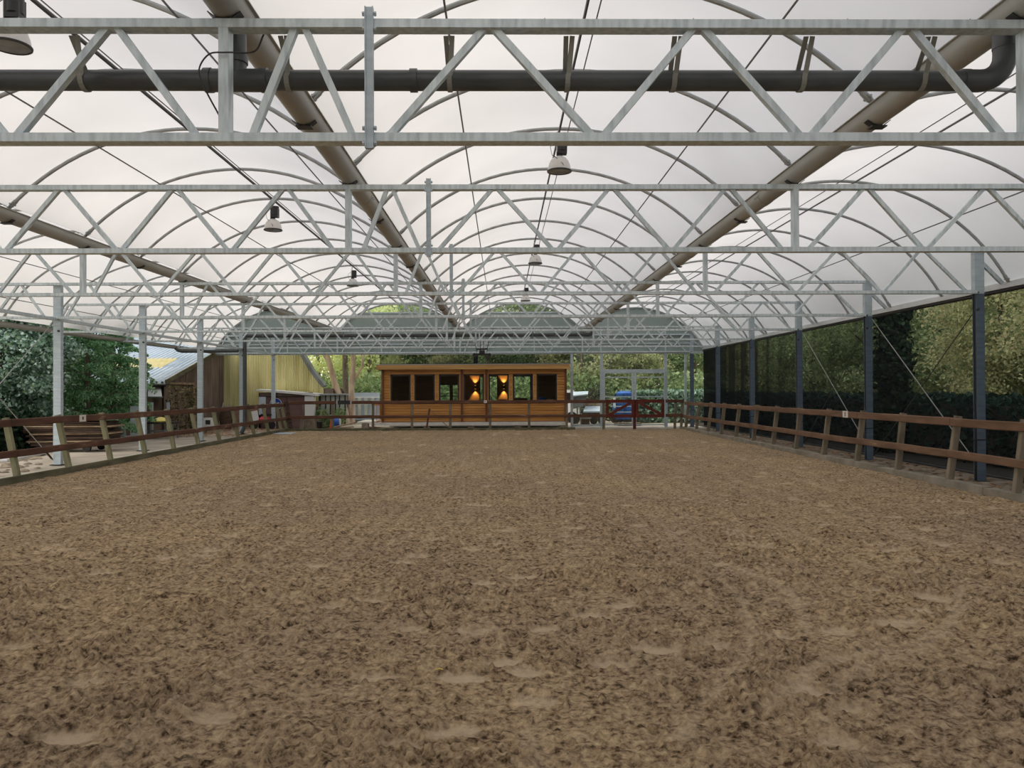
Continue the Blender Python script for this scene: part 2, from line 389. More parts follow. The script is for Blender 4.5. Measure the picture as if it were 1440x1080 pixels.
# ------------------------------------------------------------------ noise for the sand
def vnoise(x, y, seed):
    xi = np.floor(x).astype(np.int64); yi = np.floor(y).astype(np.int64); fx = x-xi; fy = y-yi
    def h(a, b):
        v = (a*374761393 + b*668265263 + seed*1442695041) & 0x7fffffff
        v = ((v ^ (v >> 13))*1274126177) & 0x7fffffff
        return ((v ^ (v >> 16)) & 0xffff)/65535.0
    sx = fx*fx*(3-2*fx); sy = fy*fy*(3-2*fy)
    return (h(xi, yi)*(1-sx)+h(xi+1, yi)*sx)*(1-sy) + (h(xi, yi+1)*(1-sx)+h(xi+1, yi+1)*sx)*sy

PRINTS = [(480+x/3, 600+y/3) for x, y in [(610,465),(970,602),(590,663),(770,640),(290,855),(560,870),(620,864),(850,860),(1040,803),(1190,757),(1300,698),(1130,1003),(1370,943),(1330,945),(780,1040),(130,740),(190,705),(150,1060),(950,460),(990,430),(420,205),(890,205),(640,215),(560,330),(390,478),(250,575),(690,1000)]]
PRINTS += [(960+x/3, 640+y/3) for x, y in [(820,378),(1115,380),(1000,498),(1050,550),(1060,603),(1000,660),(880,712),(930,705),(165,460),(130,500),(45,548),(290,345),(220,318),(270,405),(390,765),(140,805),(560,998),(980,450),(820,570),(1340,457),(720,222),(600,295),(1025,315),(180,170),(440,122),(890,260),(660,745),(680,860),(900,405),(850,408)]]
PRINTS += [(x/3, 600+y/3) for x, y in [(870,585),(1030,700),(1210,725),(980,655),(1330,590),(850,545),(200,520),(1400,760),(1320,640),(60,935),(700,555),(420,620)]]
PRINTS += [(640,1030),(560,1050),(750,985),(865,935),(650,955),(1000,912),(1200,1000),(300,1010),(120,960),(1180,1046),(90,1040)]
TRACKS = [[(940,790),(990,806),(1027,827),(1048,855),(1057,887),(1050,923),(1020,960),(985,1000),(960,1040)],
          [(1027,793),(1075,815),(1117,840),(1130,870),(1135,895)],
          [(1353,830),(1343,873),(1300,895),(1243,913),(1160,935),(1080,1000)],
          [(1360,850),(1330,890),(1290,915),(1230,935),(1180,965)],
          [(790,600),(830,640),(880,690),(940,745),(1000,800)],
          [(800,600),(860,660),(930,720),(1010,790),(1090,850)],
          [(690,610),(600,680),(520,750),(440,830)],[(650,620),(540,700),(420,790)],[(0,800),(60,775),(150,740)]]

def make_sand():
    rows = []
    y = 2.0
    while y < 38.6:
        rows.append(y); y += max(.010 if y > 3.2 else .02, y*y/(1.95*1080)*(1.0 if y < 14 else 1.5))
    rows = np.array(rows); nc = 1150
    t = np.linspace(-1, 1, nc); k = 2.6
    X = np.empty((len(rows), nc)); Y = np.repeat(rows[:, None], nc, 1)
    x0, x1 = FENL+.06, FENR-.05
    for i, yy in enumerate(rows):
        kk = 2.6 if yy < 7 else max(.4, 2.6*(1-(yy-7)/11))
        s = np.sinh(kk*t)/math.sinh(kk)
        X[i] = np.where(s < 0, s*(-x0), s*x1)
    wx = X+.02*vnoise(X*20, Y*20, 40); wy = Y+.02*vnoise(X*20, Y*20, 41)
    clod = np.abs(vnoise(wx*13, wy*11, 1)-.5)*2; clod2 = vnoise(wx*25, wy*20, 2); clod3 = vnoise(X*36, Y*30, 7)
    mid = vnoise(X*5, Y*5, 3); big = vnoise(X*.9, Y*.6, 4)
    drag = vnoise(X*7+vnoise(X*.5, Y*.2, 9)*3, Y*.5, 5)
    rough = .35+1.3*vnoise(X*1.3, Y*1.8, 6)*vnoise(X*3, Y*3, 8)*1.6
    near = np.clip((13-Y)/5, .0, 1); near2 = np.clip((8-Y)/3, 0, 1)
    Z = rough*(.030*(1-clod)**1.5+.038*near*clod2**2+.016*near2*clod3) + .022*mid + .012*big + .006*drag
    lump = vnoise(X*13+7, Y*12, 15); Z += .040*np.clip(lump-.80, 0, 1)/.20*np.clip((16-Y)/8, .2, 1)
    dragm = np.clip(drag-.62, 0, 1)*.7*vnoise(X*.4, Y*.3, 55)
    mask = dragm.copy()
    for i, (px, py) in enumerate(PRINTS):
        g = on_ground(px, py); a = .13+.05*((i*37) % 7)/7; b = .075+.035*((i*53) % 5)/5
        an = ((i*71) % 10-5)*.06; dx = X-g.x; dy = Y-g.y
        u = dx*math.cos(an)+dy*math.sin(an); v = -dx*math.sin(an)+dy*math.cos(an)
        d = (u/a)**2+(v/b)**2 + .7*(vnoise(X*9, Y*9, 20)-.5)
        w = 1/(1+np.exp((d-.8)*6)); mask = np.maximum(mask, w*(.5+.35*((i*29) % 6)/6))
        Z = Z*(1-.85*w) + w*.018 + .03*np.exp(-((d-1.7)/.5)**2)*(dy > 0)*(1-w)*.6
    pr = np.array([(random.uniform(x0+.5, x1-.5), random.uniform(9, 37)) for _ in range(240)])
    for gx, gy in pr:
        sel = np.where((rows > gy-.4) & (rows < gy+.4))[0]
        if not len(sel): continue
        s0, s1 = sel[0], sel[-1]+1
        d = ((X[s0:s1]-gx)/.15)**2+((Y[s0:s1]-gy)/.11)**2
        w = 1/(1+np.exp((d-.8)*5))*.6
        mask[s0:s1] = np.maximum(mask[s0:s1], w); Z[s0:s1] -= w*.03
    for ti, tr in enumerate(TRACKS):
        tw = 1.0 if ti < 4 else .4
        P = [on_ground(px, py) for px, py in tr]
        dm = np.full_like(Z, 9.0)
        for a, b in zip(P[:-1], P[1:]):
            ax, ay, bx, by = a.x, a.y, b.x, b.y; L2 = (bx-ax)**2+(by-ay)**2
            tt = np.clip(((X-ax)*(bx-ax)+(Y-ay)*(by-ay))/L2, 0, 1)
            dm = np.minimum(dm, np.hypot(X-(ax+tt*(bx-ax)), Y-(ay+tt*(by-ay))))
        dm = dm+.06*(vnoise(X*6, Y*6, 30)-.5)
        w = np.exp(-(dm/.05)**2); mask = np.maximum(mask, w*tw*.34*(.4+vnoise(X*3, Y*3, 50)))
        Z = Z*(1-.4*w) + .014*w - .012*np.exp(-((dm-.13)/.06)**2)
    Z = Z-.03
    nr = len(rows); me = bpy.data.meshes.new('floor')
    me.vertices.add(nr*nc); co = np.stack([X, Y, Z], -1).reshape(-1).astype(np.float32); me.vertices.foreach_set('co', co)
    idx = np.arange(nr*nc).reshape(nr, nc)
    q = np.stack([idx[:-1, :-1], idx[:-1, 1:], idx[1:, 1:], idx[1:, :-1]], -1).reshape(-1, 4)
    me.loops.add(q.size); me.loops.foreach_set('vertex_index', q.reshape(-1).astype(np.int32))
    me.polygons.add(len(q)); me.polygons.foreach_set('loop_start', (np.arange(len(q))*4).astype(np.int32))
    me.polygons.foreach_set('use_smooth', np.ones(len(q), dtype=bool))
    me.update(calc_edges=True)
    a = me.attributes.new('smooth', 'FLOAT', 'POINT'); a.data.foreach_set('value', mask.reshape(-1).astype(np.float32))
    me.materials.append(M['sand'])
    o = bpy.data.objects.new('floor', me); COL.objects.link(o); o['kind'] = 'structure'; o['label'] = 'brown raked arena sand with hoof prints and curved tracks'
make_sand()
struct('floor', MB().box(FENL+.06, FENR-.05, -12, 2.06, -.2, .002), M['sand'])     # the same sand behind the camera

# ground outside the arena
struct('ground', MB().poly([(-60,-30,-.05),(60,-30,-.05),(60,120,-.05),(-60,120,-.05)], [(0,1,2,3)]), M['grass'])
struct('ground', MB().box(-19, FENL-.02, -14, 60, -.3, -.012), M['yard'])
struct('ground', MB().box(FENL-.02, 14, FENF+.12, 50, -.3, -.015), M['yard'])
struct('ground', MB().box(10.62, 14.5, -12, 50, -.3, .0), M['soil'])
struct('ground', MB().box(FENR+.12, 10.61, -12, FENF+.12, -.3, .012), M['strip'])

# ------------------------------------------------------------------ roof
MIDC = [(-5.38, CAMH+.28, 4.30, -8.58, -2.18), (1.02, CAMH+.28, 4.30, -2.18, 4.22)]
BAYS = [(-11.36, CAMH+.27, 4.05, -14.98, -8.58), MIDC[0], MIDC[1], (7.0, CAMH+.27, 4.05, 4.22, 10.62)]
BAY_NAMES = ['leftmost bay', 'bay left of the middle', 'middle bay', 'rightmost bay']
def arc(bay, dr=0.0, n=28, inset=.09):
    cx, cz, R, xa, xb = bay; R = R+dr
    xa += inset; xb -= inset
    a0 = math.acos(max(-1, min(1, (xa-cx)/R))); a1 = math.acos(max(-1, min(1, (xb-cx)/R)))
    return [(cx+R*math.cos(a0+(a1-a0)*i/n), cz+R*math.sin(a0+(a1-a0)*i/n)) for i in range(n+1)]
for b in BAYS:
    pr = arc(b, .045, 36, .02); mb = MB(); ys = [-12.0] + [3.665+2.435*i for i in range(-1, 16)]  # unseen roof behind the camera, added to darken the cabin window reflections
    ys = sorted(set([y for y in ys if y < FAR-.3] + [FAR+.05]))
    for y in ys: mb.v += [(x, y, z) for x, z in pr]
    n = len(pr)
    for i in range(len(ys)-1):
        for j in range(n-1): mb.f.append((i*n+j, i*n+j+1, (i+1)*n+j+1, (i+1)*n+j))
    mb.smooth = True
    struct('ceiling', mb, M['film'])

ARCH_Y = [6.1+2.435*j for j in range(15)]
for bi, b in enumerate(BAYS):
    r = thing('roof_arch', 'steel arch pipe over the %s, nearest the camera' % BAY_NAMES[bi], 'arch', ((b[3]+b[4])/2, ARCH_Y[0], BOT), 'roof arches of the '+BAY_NAMES[bi])
    part('arch_pipe', MB().tube([(x, ARCH_Y[0], z) for x, z in arc(b)], .032, 8, up=(0,1,0)), M['arch'], r)
    A = arc(b)
    for e, k in ((A[0], A[1]), (A[-1], A[-2])):
        d = Vector((k[0]-e[0], 0, k[1]-e[1])).normalized(); p = Vector((e[0], ARCH_Y[0], e[1]))
        mb = MB().bar(p-d*.10, p+d*.06, .10, .012, up=(0,0,1) if abs(d.z) < .8 else (1,0,0))
        mb.tube([p-d*.02, p+d*.11], .039, 8, up=(0,1,0)); mb.tube([p+d*.02+Vector((0,-.08,0)), p+d*.02+Vector((0,.08,0))], .016, 6)
        part('foot_clamp', mb, M['arch'], r)
    for j in range(1, 15):
        c = again(r, (r.location.x, ARCH_Y[j], BOT), 'steel arch pipe over the %s, %s from camera' % (BAY_NAMES[bi], ORD[j]))

# long pipes running under the arches
def run(name, x, z, rad, label, mat='thin', y0=1.0, y1=FAR, cat='pipe', wob=0):
    solid(name, MB().tube([(x, y0, z), (x, (y0+y1)/2, z-wob), (x, y1, z)], rad, 6), M[mat], label, cat, 'long pipes and cables under the roof film')
def zarc(bay, x, dr): return bay[1] + math.sqrt((bay[2]+dr)**2-(x-bay[0])**2)
for bi, b in enumerate(BAYS):
    cx = b[0] if bi in (1, 2) else (b[0]+(.3 if bi == 3 else -.3))
    run('ridge_pipe', cx, zarc(b, cx, -.045), .018, 'long ridge pipe under the arches of the %s' % BAY_NAMES[bi])
    if bi in (1, 2): run('power_cable', cx, zarc(b, cx, -.075), .014, 'black power cable tied below the ridge pipe of the %s' % BAY_NAMES[bi], 'cable_dark', cat='cable')
    x2 = cx+(.14 if bi < 3 else -.4)
    run('ridge_wire', x2, zarc(b, x2, -.10), .009, 'thin tension wire beside the ridge pipe of the %s' % BAY_NAMES[bi], cat='wire')
for x, bi, side in ((-6.96,1,'left'),(-3.57,1,'right'),(-.61,2,'left'),(3.07,2,'right'),(9.35,3,'right'),(-14.5,0,'left'),(-13.5,0,'upper left')):
    run('purlin_pipe', x, zarc(BAYS[bi], x, -.035), .013, 'thin purlin pipe along the %s flank of the %s' % (side, BAY_NAMES[bi]))

# gutters
def gutter(x, zc, r, label, w=.125):
    y0, y1 = -12, FAR
    g = thing('roof_gutter', label, 'gutter', (x, 18, zc-r), 'gutters between the roof bays')
    prof = [(x+w+.03, zc+.05), (x+w+.03, zc+.06), (x+w, zc+.06)] + [(x+w*math.cos(a), zc+r*.0-r*math.sin(a)) for a in [math.pi*i/12 for i in range(13)]] + [(x-w, zc+.06), (x-w-.03, zc+.06), (x-w-.03, zc+.05), (x-w-.008, zc+.045)] + [(x-(w+.008)*math.cos(a), zc-(r+.008)*math.sin(a)) for a in [math.pi*i/12 for i in range(13)]] + [(x+w+.008, zc+.045)]
    n = len(prof); mb = MB()
    mb.v = [(a, y0, b) for a, b in prof]+[(a, y1, b) for a, b in prof]
    mb.f = [(i, (i+1) % n, (i+1) % n+n, i+n) for i in range(n)]; mb.smooth = True
    part('trough', mb, M['gutter'], g)
    for k in range(8):          # joint sleeves, a little ahead of every truss
        yj = T_Y[k]+1.25; mb = MB()
        pr = [(x+(w+.014)*math.cos(a), zc-(r+.014)*math.sin(a)) for a in [math.pi*i/12 for i in range(13)]]
        pi = [(x+(w+.008)*math.cos(a), zc-(r+.008)*math.sin(a)) for a in [math.pi*i/12 for i in range(13)]][::-1]
        mb.prism(pr+pi, yj-.09, yj+.09)
        for s in (-1, 1):
            for q in (-.05, .05): mb.tube([(x+s*(w+.01), yj+q, zc-.03), (x+s*(w+.03), yj+q, zc-.035)], .008, 6)
        part('joint_sleeve', mb, M['gutter'], g)
    return g
for i, (x, nm) in enumerate(((-8.58, 'grey gutter second from the left, between the two left bays'), (-2.18, 'grey gutter left of the middle bay, running to the far gable'), (4.22, 'grey gutter right of the middle bay, running to the far gable'))):
    g = gutter(x, CAMH+3.09, .135, nm)
    for j, y in enumerate(ARCH_Y):
        mb = MB().box(x-.085, x+.085, y-.06, y+.06, CAMH+2.925, CAMH+2.94)
        mb.box(x-.04, x+.04, y-.04, y+.04, CAMH+2.94, CAMH+2.965)
        for s in (-1, 1): mb.bar((x+s*.05, y, CAMH+2.94), (x+s*.13, y, CAMH+3.0), .09, .008)
        part('saddle_bracket', mb, M['darkmetal'], g)
gutter(-14.98, CAMH+2.06, .09, 'low gutter along the open left eave', .11)
# right eave: beam of light steel with a dark tube below
g = thing('eave_beam', 'light steel eave beam above the black netting on the right', 'beam', (10.62, 18, CAMH+2.03))
part('beam_web', MB().box(10.54, 10.66, -12, FAR, CAMH+2.10, CAMH+2.20), M['beam'], g)
part('beam_lip', MB().box(10.58, 10.74, -12, FAR, CAMH+2.205, CAMH+2.235), M['beam'], g)
part('net_tube', MB().tube([(10.6,-12,CAMH+2.055),(10.6,FAR,CAMH+2.055)], .04, 8), M['black'], g, 'black tube carrying the netting')
# left column-line beam
solid('column_beam', MB().box(XL-.05, XL+.05, T_Y[0]-5, FAR, CAMH+1.92, CAMH+2.0), M['galv'], 'long steel beam tying the tops of the left columns', 'beam')

# ------------------------------------------------------------------ trusses
Y0 = T_Y[0]
tr = thing('roof_truss', 'galvanised lattice truss across the hall, nearest the camera', 'truss', (-1.03, Y0, BOT-.035), 'lattice trusses across the hall')
D = .0625
part('top_chord', MB().box(-14.35, XR+.0, Y0-D, Y0+D, TOP-.034, TOP+.034), M['galv'], tr)
part('bottom_chord', MB().box(-14.95, XR+.0, Y0-D, Y0+D, BOT-.034, BOT+.034), M['galv'], tr)
CH = [[('b',-14.85),('t',-14.3),('b',-13.6),('t',-12.9),('b',-12.2)], [('b',-11.7),('t',-11.1),('b',-10.35),('t',-9.6),('b',-8.75)],
      [('b',-8.40),('t',-7.85),('b',-7.06),('t',-6.24),('b',-5.43),('t',-4.64),('b',-3.86),('t',-3.07),('b',-2.36)],
      [('b',-2.01),('t',-1.59),('b',-1.13)], [('b',-.93),('t',-.09),('b',.77),('t',1.58),('b',2.43),('t',3.26),('b',4.06)],
      [('b',4.38),('t',5.25),('b',6.1),('t',7.0),('b',7.9),('t',8.75),('b',9.7)]]
for ch in CH:
    for (ka, xa), (kb, xb) in zip(ch[:-1], ch[1:]):
        s = 1 if xb > xa else -1; o = .042
        p = Vector((xa+o, Y0, (BOT+.02) if ka == 'b' else (TOP-.02))); q = Vector((xb-o, Y0, (BOT+.02) if kb == 'b' else (TOP-.02)))
        part('diagonal_brace', MB().bar(p, q, .055, .058, up=(0,1,0)), M['galv'], tr)
for x in (-8.58, -2.18, 4.22):
    part('upright', MB().box(x-.038, x+.038, Y0-.06, Y0+.06, BOT+.03, TOP-.03), M['galv'], tr)
mb = MB().box(-1.063, -.997, Y0-D-.035, Y0-D-.002, BOT-.10, TOP+.11)
mb.box(-1.063, -1.055, Y0-D-.05, Y0-D-.03, BOT-.10, TOP+.11); mb.box(-1.005, -.997, Y0-D-.05, Y0-D-.03, BOT-.10, TOP+.11)
for z in (BOT-.06, BOT+.06, TOP-.06, TOP+.06):
    mb.tube([(-1.085, Y0-D-.02, z), (-.975, Y0-D-.02, z)], .010, 6); mb.tube([(-1.085, Y0-D-.02, z), (-1.068, Y0-D-.02, z)], .018, 6); mb.tube([(-.992, Y0-D-.02, z), (-.975, Y0-D-.02, z)], .018, 6)
part('splice_bracket', mb, M['galv_post'], tr)
mb = MB()
for x in (-5.5,-3.9,.3,1.5,2.75,3.75): mb.poly([(x,Y0+.05,TOP+.03),(x+.06,Y0+.05,TOP+.03),(x+.06,Y0+.05,TOP+.10),(x,Y0+.056,TOP+.03),(x+.06,Y0+.056,TOP+.03),(x+.06,Y0+.056,TOP+.10)], [(0,1,2),(5,4,3),(0,3,4,1),(1,4,5,2),(2,5,3,0)])
clips = part('strap_end', mb, M['strap'], tr)
for k in range(1, 8):
    c = again(tr, (-1.03, T_Y[k], BOT-.035), 'galvanised lattice truss across the hall, %s from the camera' % ORD[k] if k < 7 else 'galvanised lattice truss directly in front of the far gable')
# the strap ends only sit on the nearest truss
for o in [o for o in COL.objects if o.name.startswith('strap_end.')]: bpy.data.objects.remove(o)

# columns
def column(x, y, side, label):
    w, d = .10, .065
    c = thing('steel_column', label, 'column', (x, y, 0), 'steel columns along the %s side' % side)
    s = 1 if side == 'right' else -1
    xc = x + s*.0
    if side == 'left': part('post', MB().box(xc-w, xc+w, y+.065, y+.065+2*d, 0.02, TOP-.02), M['galv_post'], c)
    else:
        part('post', MB().box(xc-w+.02, xc+w, y+.065, y+.073, .02, BOT-.02).box(xc-w+.02, xc+w, y+.187, y+.195, .02, BOT-.02).box(xc+w-.01, xc+w, y+.073, y+.187, .02, BOT-.02), M['bluepost'], c, 'blue grey channel post')
        part('channel_shade_sheet', MB().box(xc-w+.04, xc-w+.05, y+.074, y+.186, .02, BOT-.02), M['black'], c)  # black sheet stands in for the shade inside the open channel
        part('head_plate', MB().prism([(xc-w,BOT-.02),(xc-w,TOP+.06),(xc+w*.2,TOP+.06),(xc+w,TOP-.06),(xc+w,BOT-.02)], y+.065, y+.195), M['galv_post'], c)
    part('base_plate', MB().box(xc-.15, xc+.15, y-.02, y+.28, 0, .02), M['darkmetal'], c)
    mb = MB().tube([(xc-.05*s, y+.03, BOT), (xc-.05*s, y+.07, BOT)], .02, 6).tube([(xc-.05*s, y+.03, BOT-.35), (xc-.05*s, y+.07, BOT-.35)], .028, 8)
    part('bolt', mb, M['darkmetal'], c)
    if side == 'right':
        part('knee_strut', MB().bar((x+.09, y+.12, CAMH+2.62), (10.50, y+.12, CAMH+2.2), .075, .06, up=(0,1,0)), M['galv'], c)
        part('strap_band', MB().box(xc-w-.006, xc+w+.006, y+.059, y+.071+2*d, .86, .885), M['black'], c)
    return c
for k in range(1, 8): column(XR+.12, T_Y[k], 'right', 'steel column of the right side, %s from the camera' % (ORD[k-1] if k > 1 else 'nearest'))
for k in range(2, 8): column(XL, T_Y[k], 'left', 'steel column of the open left side, %s from the camera' % (ORD[k-2]))

# crossed bracing wires between columns
def brace(x, ka, kb, side, hi_first, label, mat='cable'):
    ya, yb = T_Y[ka]+.13, T_Y[kb]+.13; za, zb = (BOT-.1, .12) if hi_first else (.12, BOT-.1)
    r = thing('bracing_wire', label, 'wire', (x, (ya+yb)/2, .1), 'crossed bracing wires between the columns')
    part('wire', MB().tube([(x, ya, za), (x, yb, zb)], .011, 5), M[mat], r)
    p, q = Vector((x, ya, za)), Vector((x, yb, zb))
    if hi_first: p, q = q, p
    d = (q-p).normalized(); part('turnbuckle', MB().tube([p+d*.05, p+d*.12, p+d*.38, p+d*.45], [.012,.028,.028,.012], 6), M['darkmetal'], r)
brace(XL-.13, 1, 2, 'left', True, 'bracing wire falling to the foot of the nearest left column')
brace(XL-.13, 1, 2, 'left', False, 'bracing wire rising to the top of the nearest left column')
brace(XL-.13, 2, 3, 'left', True, 'bracing wire falling from the nearest left column towards the second')
brace(XL-.13, 2, 3, 'left', False, 'pale bracing wire rising from the nearest left column foot to the second')
brace(XR+.25, 2, 3, 'right', True, 'bracing wire falling away from the column at the right edge of the hall', 'cable_dark')
brace(XR+.25, 2, 3, 'right', False, 'dark bracing wire rising from the foot of the second right column', 'cable')
brace(XR+.25, 3, 4, 'right', True, 'bracing wire falling from the third right column', 'cable_dark')
brace(XR+.25, 3, 4, 'right', False, 'bracing wire rising behind the fence beyond the third right column', 'cable')
for o in list(COL.objects):
    pass

# ------------------------------------------------------------------ drain pipes
def drain(Y, label, xl, z):
    r = thing('drain_pipe', label, 'pipe', (4.0, Y, z-.1))
    R = .083; Y0_ = Y-.25
    part('pipe_run', MB().tube([(xl, Y, z), (3.93, Y, z)], R, 20), M['pvc'], r)
    el = [(3.90, Y, z), (3.98, Y, z)] + [(4.0+.22*math.sin(a), Y, z+.22-.22*math.cos(a)) for a in [math.pi/2*i/8 for i in range(9)]] + [(4.22, Y, z+.30)]
    part('elbow', MB().tube(el, R+.008, 20, up=(0,1,0)), M['pvc'], r)
    part('riser', MB().tube([(4.22, Y, z+.27), (4.22, Y, CAMH+2.98)], R+.012, 20), M['pvc'], r)
    part('riser', MB().tube([(-2.18, Y, z+.02), (-2.18, Y, CAMH+2.98)], R-.004, 20), M['pvc'], r)
    mb = MB().tube([(-2.42, Y, z), (-1.94, Y, z)], R+.009, 20); mb.tube([(-2.44, Y, z), (-2.38, Y, z)], R+.016, 20); mb.tube([(-1.98, Y, z), (-1.92, Y, z)], R+.016, 20)
    mb.tube([(-2.18, Y, z+.14), (-2.18, Y, z+.2)], R+.008, 20)
    part('tee_fitting', mb, M['pvc'], r)
    for x in (-5.9, -.72, 3.88, -9.6):
        part('coupling', MB().tube([(x-.03, Y, z), (x+.03, Y, z)], R+.012, 20), M['pvc'], r)
    for x in (-11., -9.4, -7.3, -5.6, -3.42, -1.75, -.42, .55, 1.43, 2.5, 3.5):
        mb = MB(); prof = []
        for a in [math.pi+math.pi*i/10 for i in range(11)]: prof.append((R+.006)*math.cos(a)*1 ); 
        pts = [(x, Y+(R+.006)*math.cos(math.pi+math.pi*i/10), z+(R+.006)*math.sin(math.pi+math.pi*i/10)) for i in range(11)]
        pts = [(x+.03, Y0_+.07, TOP-.04), (x+.01, Y-R*.98, z+.03)] + pts + [(x-.01, Y+R*.98, z+.03), (x-.02, Y0_+.075, TOP-.04)]
        mb.sweep(pts, [(-.004,-.02),(.004,-.02),(.004,.02),(-.004,.02)], up=(1,0,0))
        part('strap', mb, M['strap'], r)
    return r
drain(Y0+.25, 'dark grey drain pipe strapped along the nearest truss', -12.6, CAMH+2.57)
drain(T_Y[6]+.25, 'dark grey drain pipe along the far truss, ending above the cabin', -11.8, CAMH+2.57)
# eave drain at the seventh truss with its downpipe
r = thing('downpipe', 'dark grey pipe from the left eave gutter down the seventh column', 'pipe', (XL+.2, T_Y[6]+.3, 0))
yy = T_Y[6]-.06
part('pipe_run', MB().tube([(-15.0, yy, CAMH+2.1), (-14.8, yy, CAMH+1.9), (-14.6, yy, CAMH+1.85), (XL-.1, yy, CAMH+1.87)], .075, 14, up=(0,1,0)), M['pvc'], r)
part('pipe_drop', MB().tube([(XL+.19, yy, CAMH+2.6), (XL+.19, yy, .5), (XL+.14, yy, .25), (XL+.02, yy-.04, .04)], .085, 16, up=(0,1,0)), M['pvc'], r)

# hanging control cable loops at the left gutter upright
def spline(P, k=6):
    P = [Vector(p) for p in P]; P = [P[0]*2-P[1]]+P+[P[-1]*2-P[-2]]; out = []
    for a, b, c, d in zip(P, P[1:], P[2:], P[3:]):
        for i in range(k):
            t = i/k; out.append(.5*((2*b)+(c-a)*t+(2*a-5*b+4*c-d)*t*t+(3*b-a-3*c+d)*t*t*t))
    return out+[P[-2]]
mb = MB().tube(spline([(-1.90, Y0+.07, CAMH+2.87), (-1.98, Y0+.07, CAMH+2.73), (-2.14, Y0-.085, CAMH+2.655), (-2.28, Y0-.085, CAMH+2.64), (-2.36, Y0-.08, CAMH+2.52), (-2.32, Y0-.07, CAMH+2.38), (-2.25, Y0+.07, CAMH+2.2)]), .007, 6)
solid('hanging_cable', mb, M['cable_dark'], 'thin black cable looped around the left upright of the nearest truss', 'cable')

# ------------------------------------------------------------------ pendant lamps
def lamp(x, y, label):
    zb = CAMH+3.83
    r = thing('pendant_lamp', label, 'lamp', (x, y, zb), 'bell pendant lamps')
    dome = [(.205,0),(.203,.03),(.19,.10),(.165,.17),(.125,.225),(.075,.255),(.055,.26),(.05,.252),(.12,.215),(.158,.165),(.183,.10),(.196,.03),(.198,0)]
    part('lamp_shade', MB().lathe((x,y,zb), dome), M['dome'], r)
    part('rim', MB().lathe((x,y,zb), [(.20,-.012),(.216,-.008),(.218,.010),(.204,.016),(.198,.0),(.20,-.012)]), M['darkmetal'], r)
    part('lens', MB().lathe((x,y,zb), [(0,.004),(.1,.006),(.2,.004),(.2,-.004),(0,-.006)]), M['lens'], r)
    mb = MB().tube([(x,y,zb+.25),(x,y,zb+.34)], .05, 12); mb.box(x-.03,x+.13,y-.07,y+.07,zb+.30,zb+.52); mb.tube([(x+.05,y,zb+.36),(x+.05,y,zb+.56)],.09,14)
    part('gear_housing', mb, M['black'], r)
    part('mounting_strap', MB().bar((x-.05,y-.03,zb+.25),(x-.05,y-.03,zb+.6),.035,.008,up=(1,0,0)).tube([(x-.03,y,zb+.5),(x-.02,y,zb+.70)],.014,6), M['cable'], r)
    part('cord', MB().tube([(x-.05,y-.05,zb+.5),(x-.16,y-.05,zb+.42),(x-.13,y-.06,zb+.27),(x-.06,y-.14,zb+.20),(x+.04,y-.19,zb+.09),(x+.06,y-.21,zb+.05)], .005, 5), M['cable_dark'], r)
    return r
L0 = lamp(1.02, ARCH_Y[3], 'white bell lamp hanging in the middle bay, nearest of that row')
again(L0, (1.02, ARCH_Y[7], L0.location.z), 'white bell lamp in the middle bay, second of that row')
again(L0, (1.02, ARCH_Y[11], L0.location.z), 'white bell lamp farthest along the middle bay')
LB = again(L0, (-5.42, ARCH_Y[1], L0.location.z), 'big bell lamp cut by the upper left corner, behind the nearest truss')
again(L0, (-5.42, ARCH_Y[5], L0.location.z), 'white bell lamp in the bay left of the middle, second of its row')
again(L0, (-5.42, ARCH_Y[9], L0.location.z), 'small distant bell lamp in the bay left of the middle')

# ------------------------------------------------------------------ hanging fixture in front of the far gable
r = thing('hanging_fixture', 'black floodlight bar hung on wires above the cabin', 'light fixture', (-.80, T_Y[5]+.1, CAMH+1.4))
x, y, z = -.80, T_Y[5]+.1, CAMH
part('crossbar', MB().box(x-.28,x+.30,y-.05,y+.05,z+1.40,z+1.47), M['black'], r)
part('head', MB().box(x-.36,x-.22,y-.09,y+.09,z+1.36,z+1.44).tube([(x-.3,y-.1,z+1.44),(x-.3,y+.08,z+1.44)],.05,10), M['black'], r)
part('head', MB().box(x+.24,x+.38,y-.09,y+.09,z+1.36,z+1.44).tube([(x+.31,y-.1,z+1.44),(x+.31,y+.08,z+1.44)],.05,10), M['black'], r)
part('motor', MB().box(x-.1,x+.12,y-.08,y+.08,z+1.47,z+1.60).box(x-.2,x+.22,y-.03,y+.03,z+1.62,z+1.68), M['black'], r)
for dx in (-.2,-.05,.06,.2): part('wire', MB().tube([(x+dx*1.4,y,z+2.0),(x+dx,y,z+1.5)],.012,5), M['black'], r)

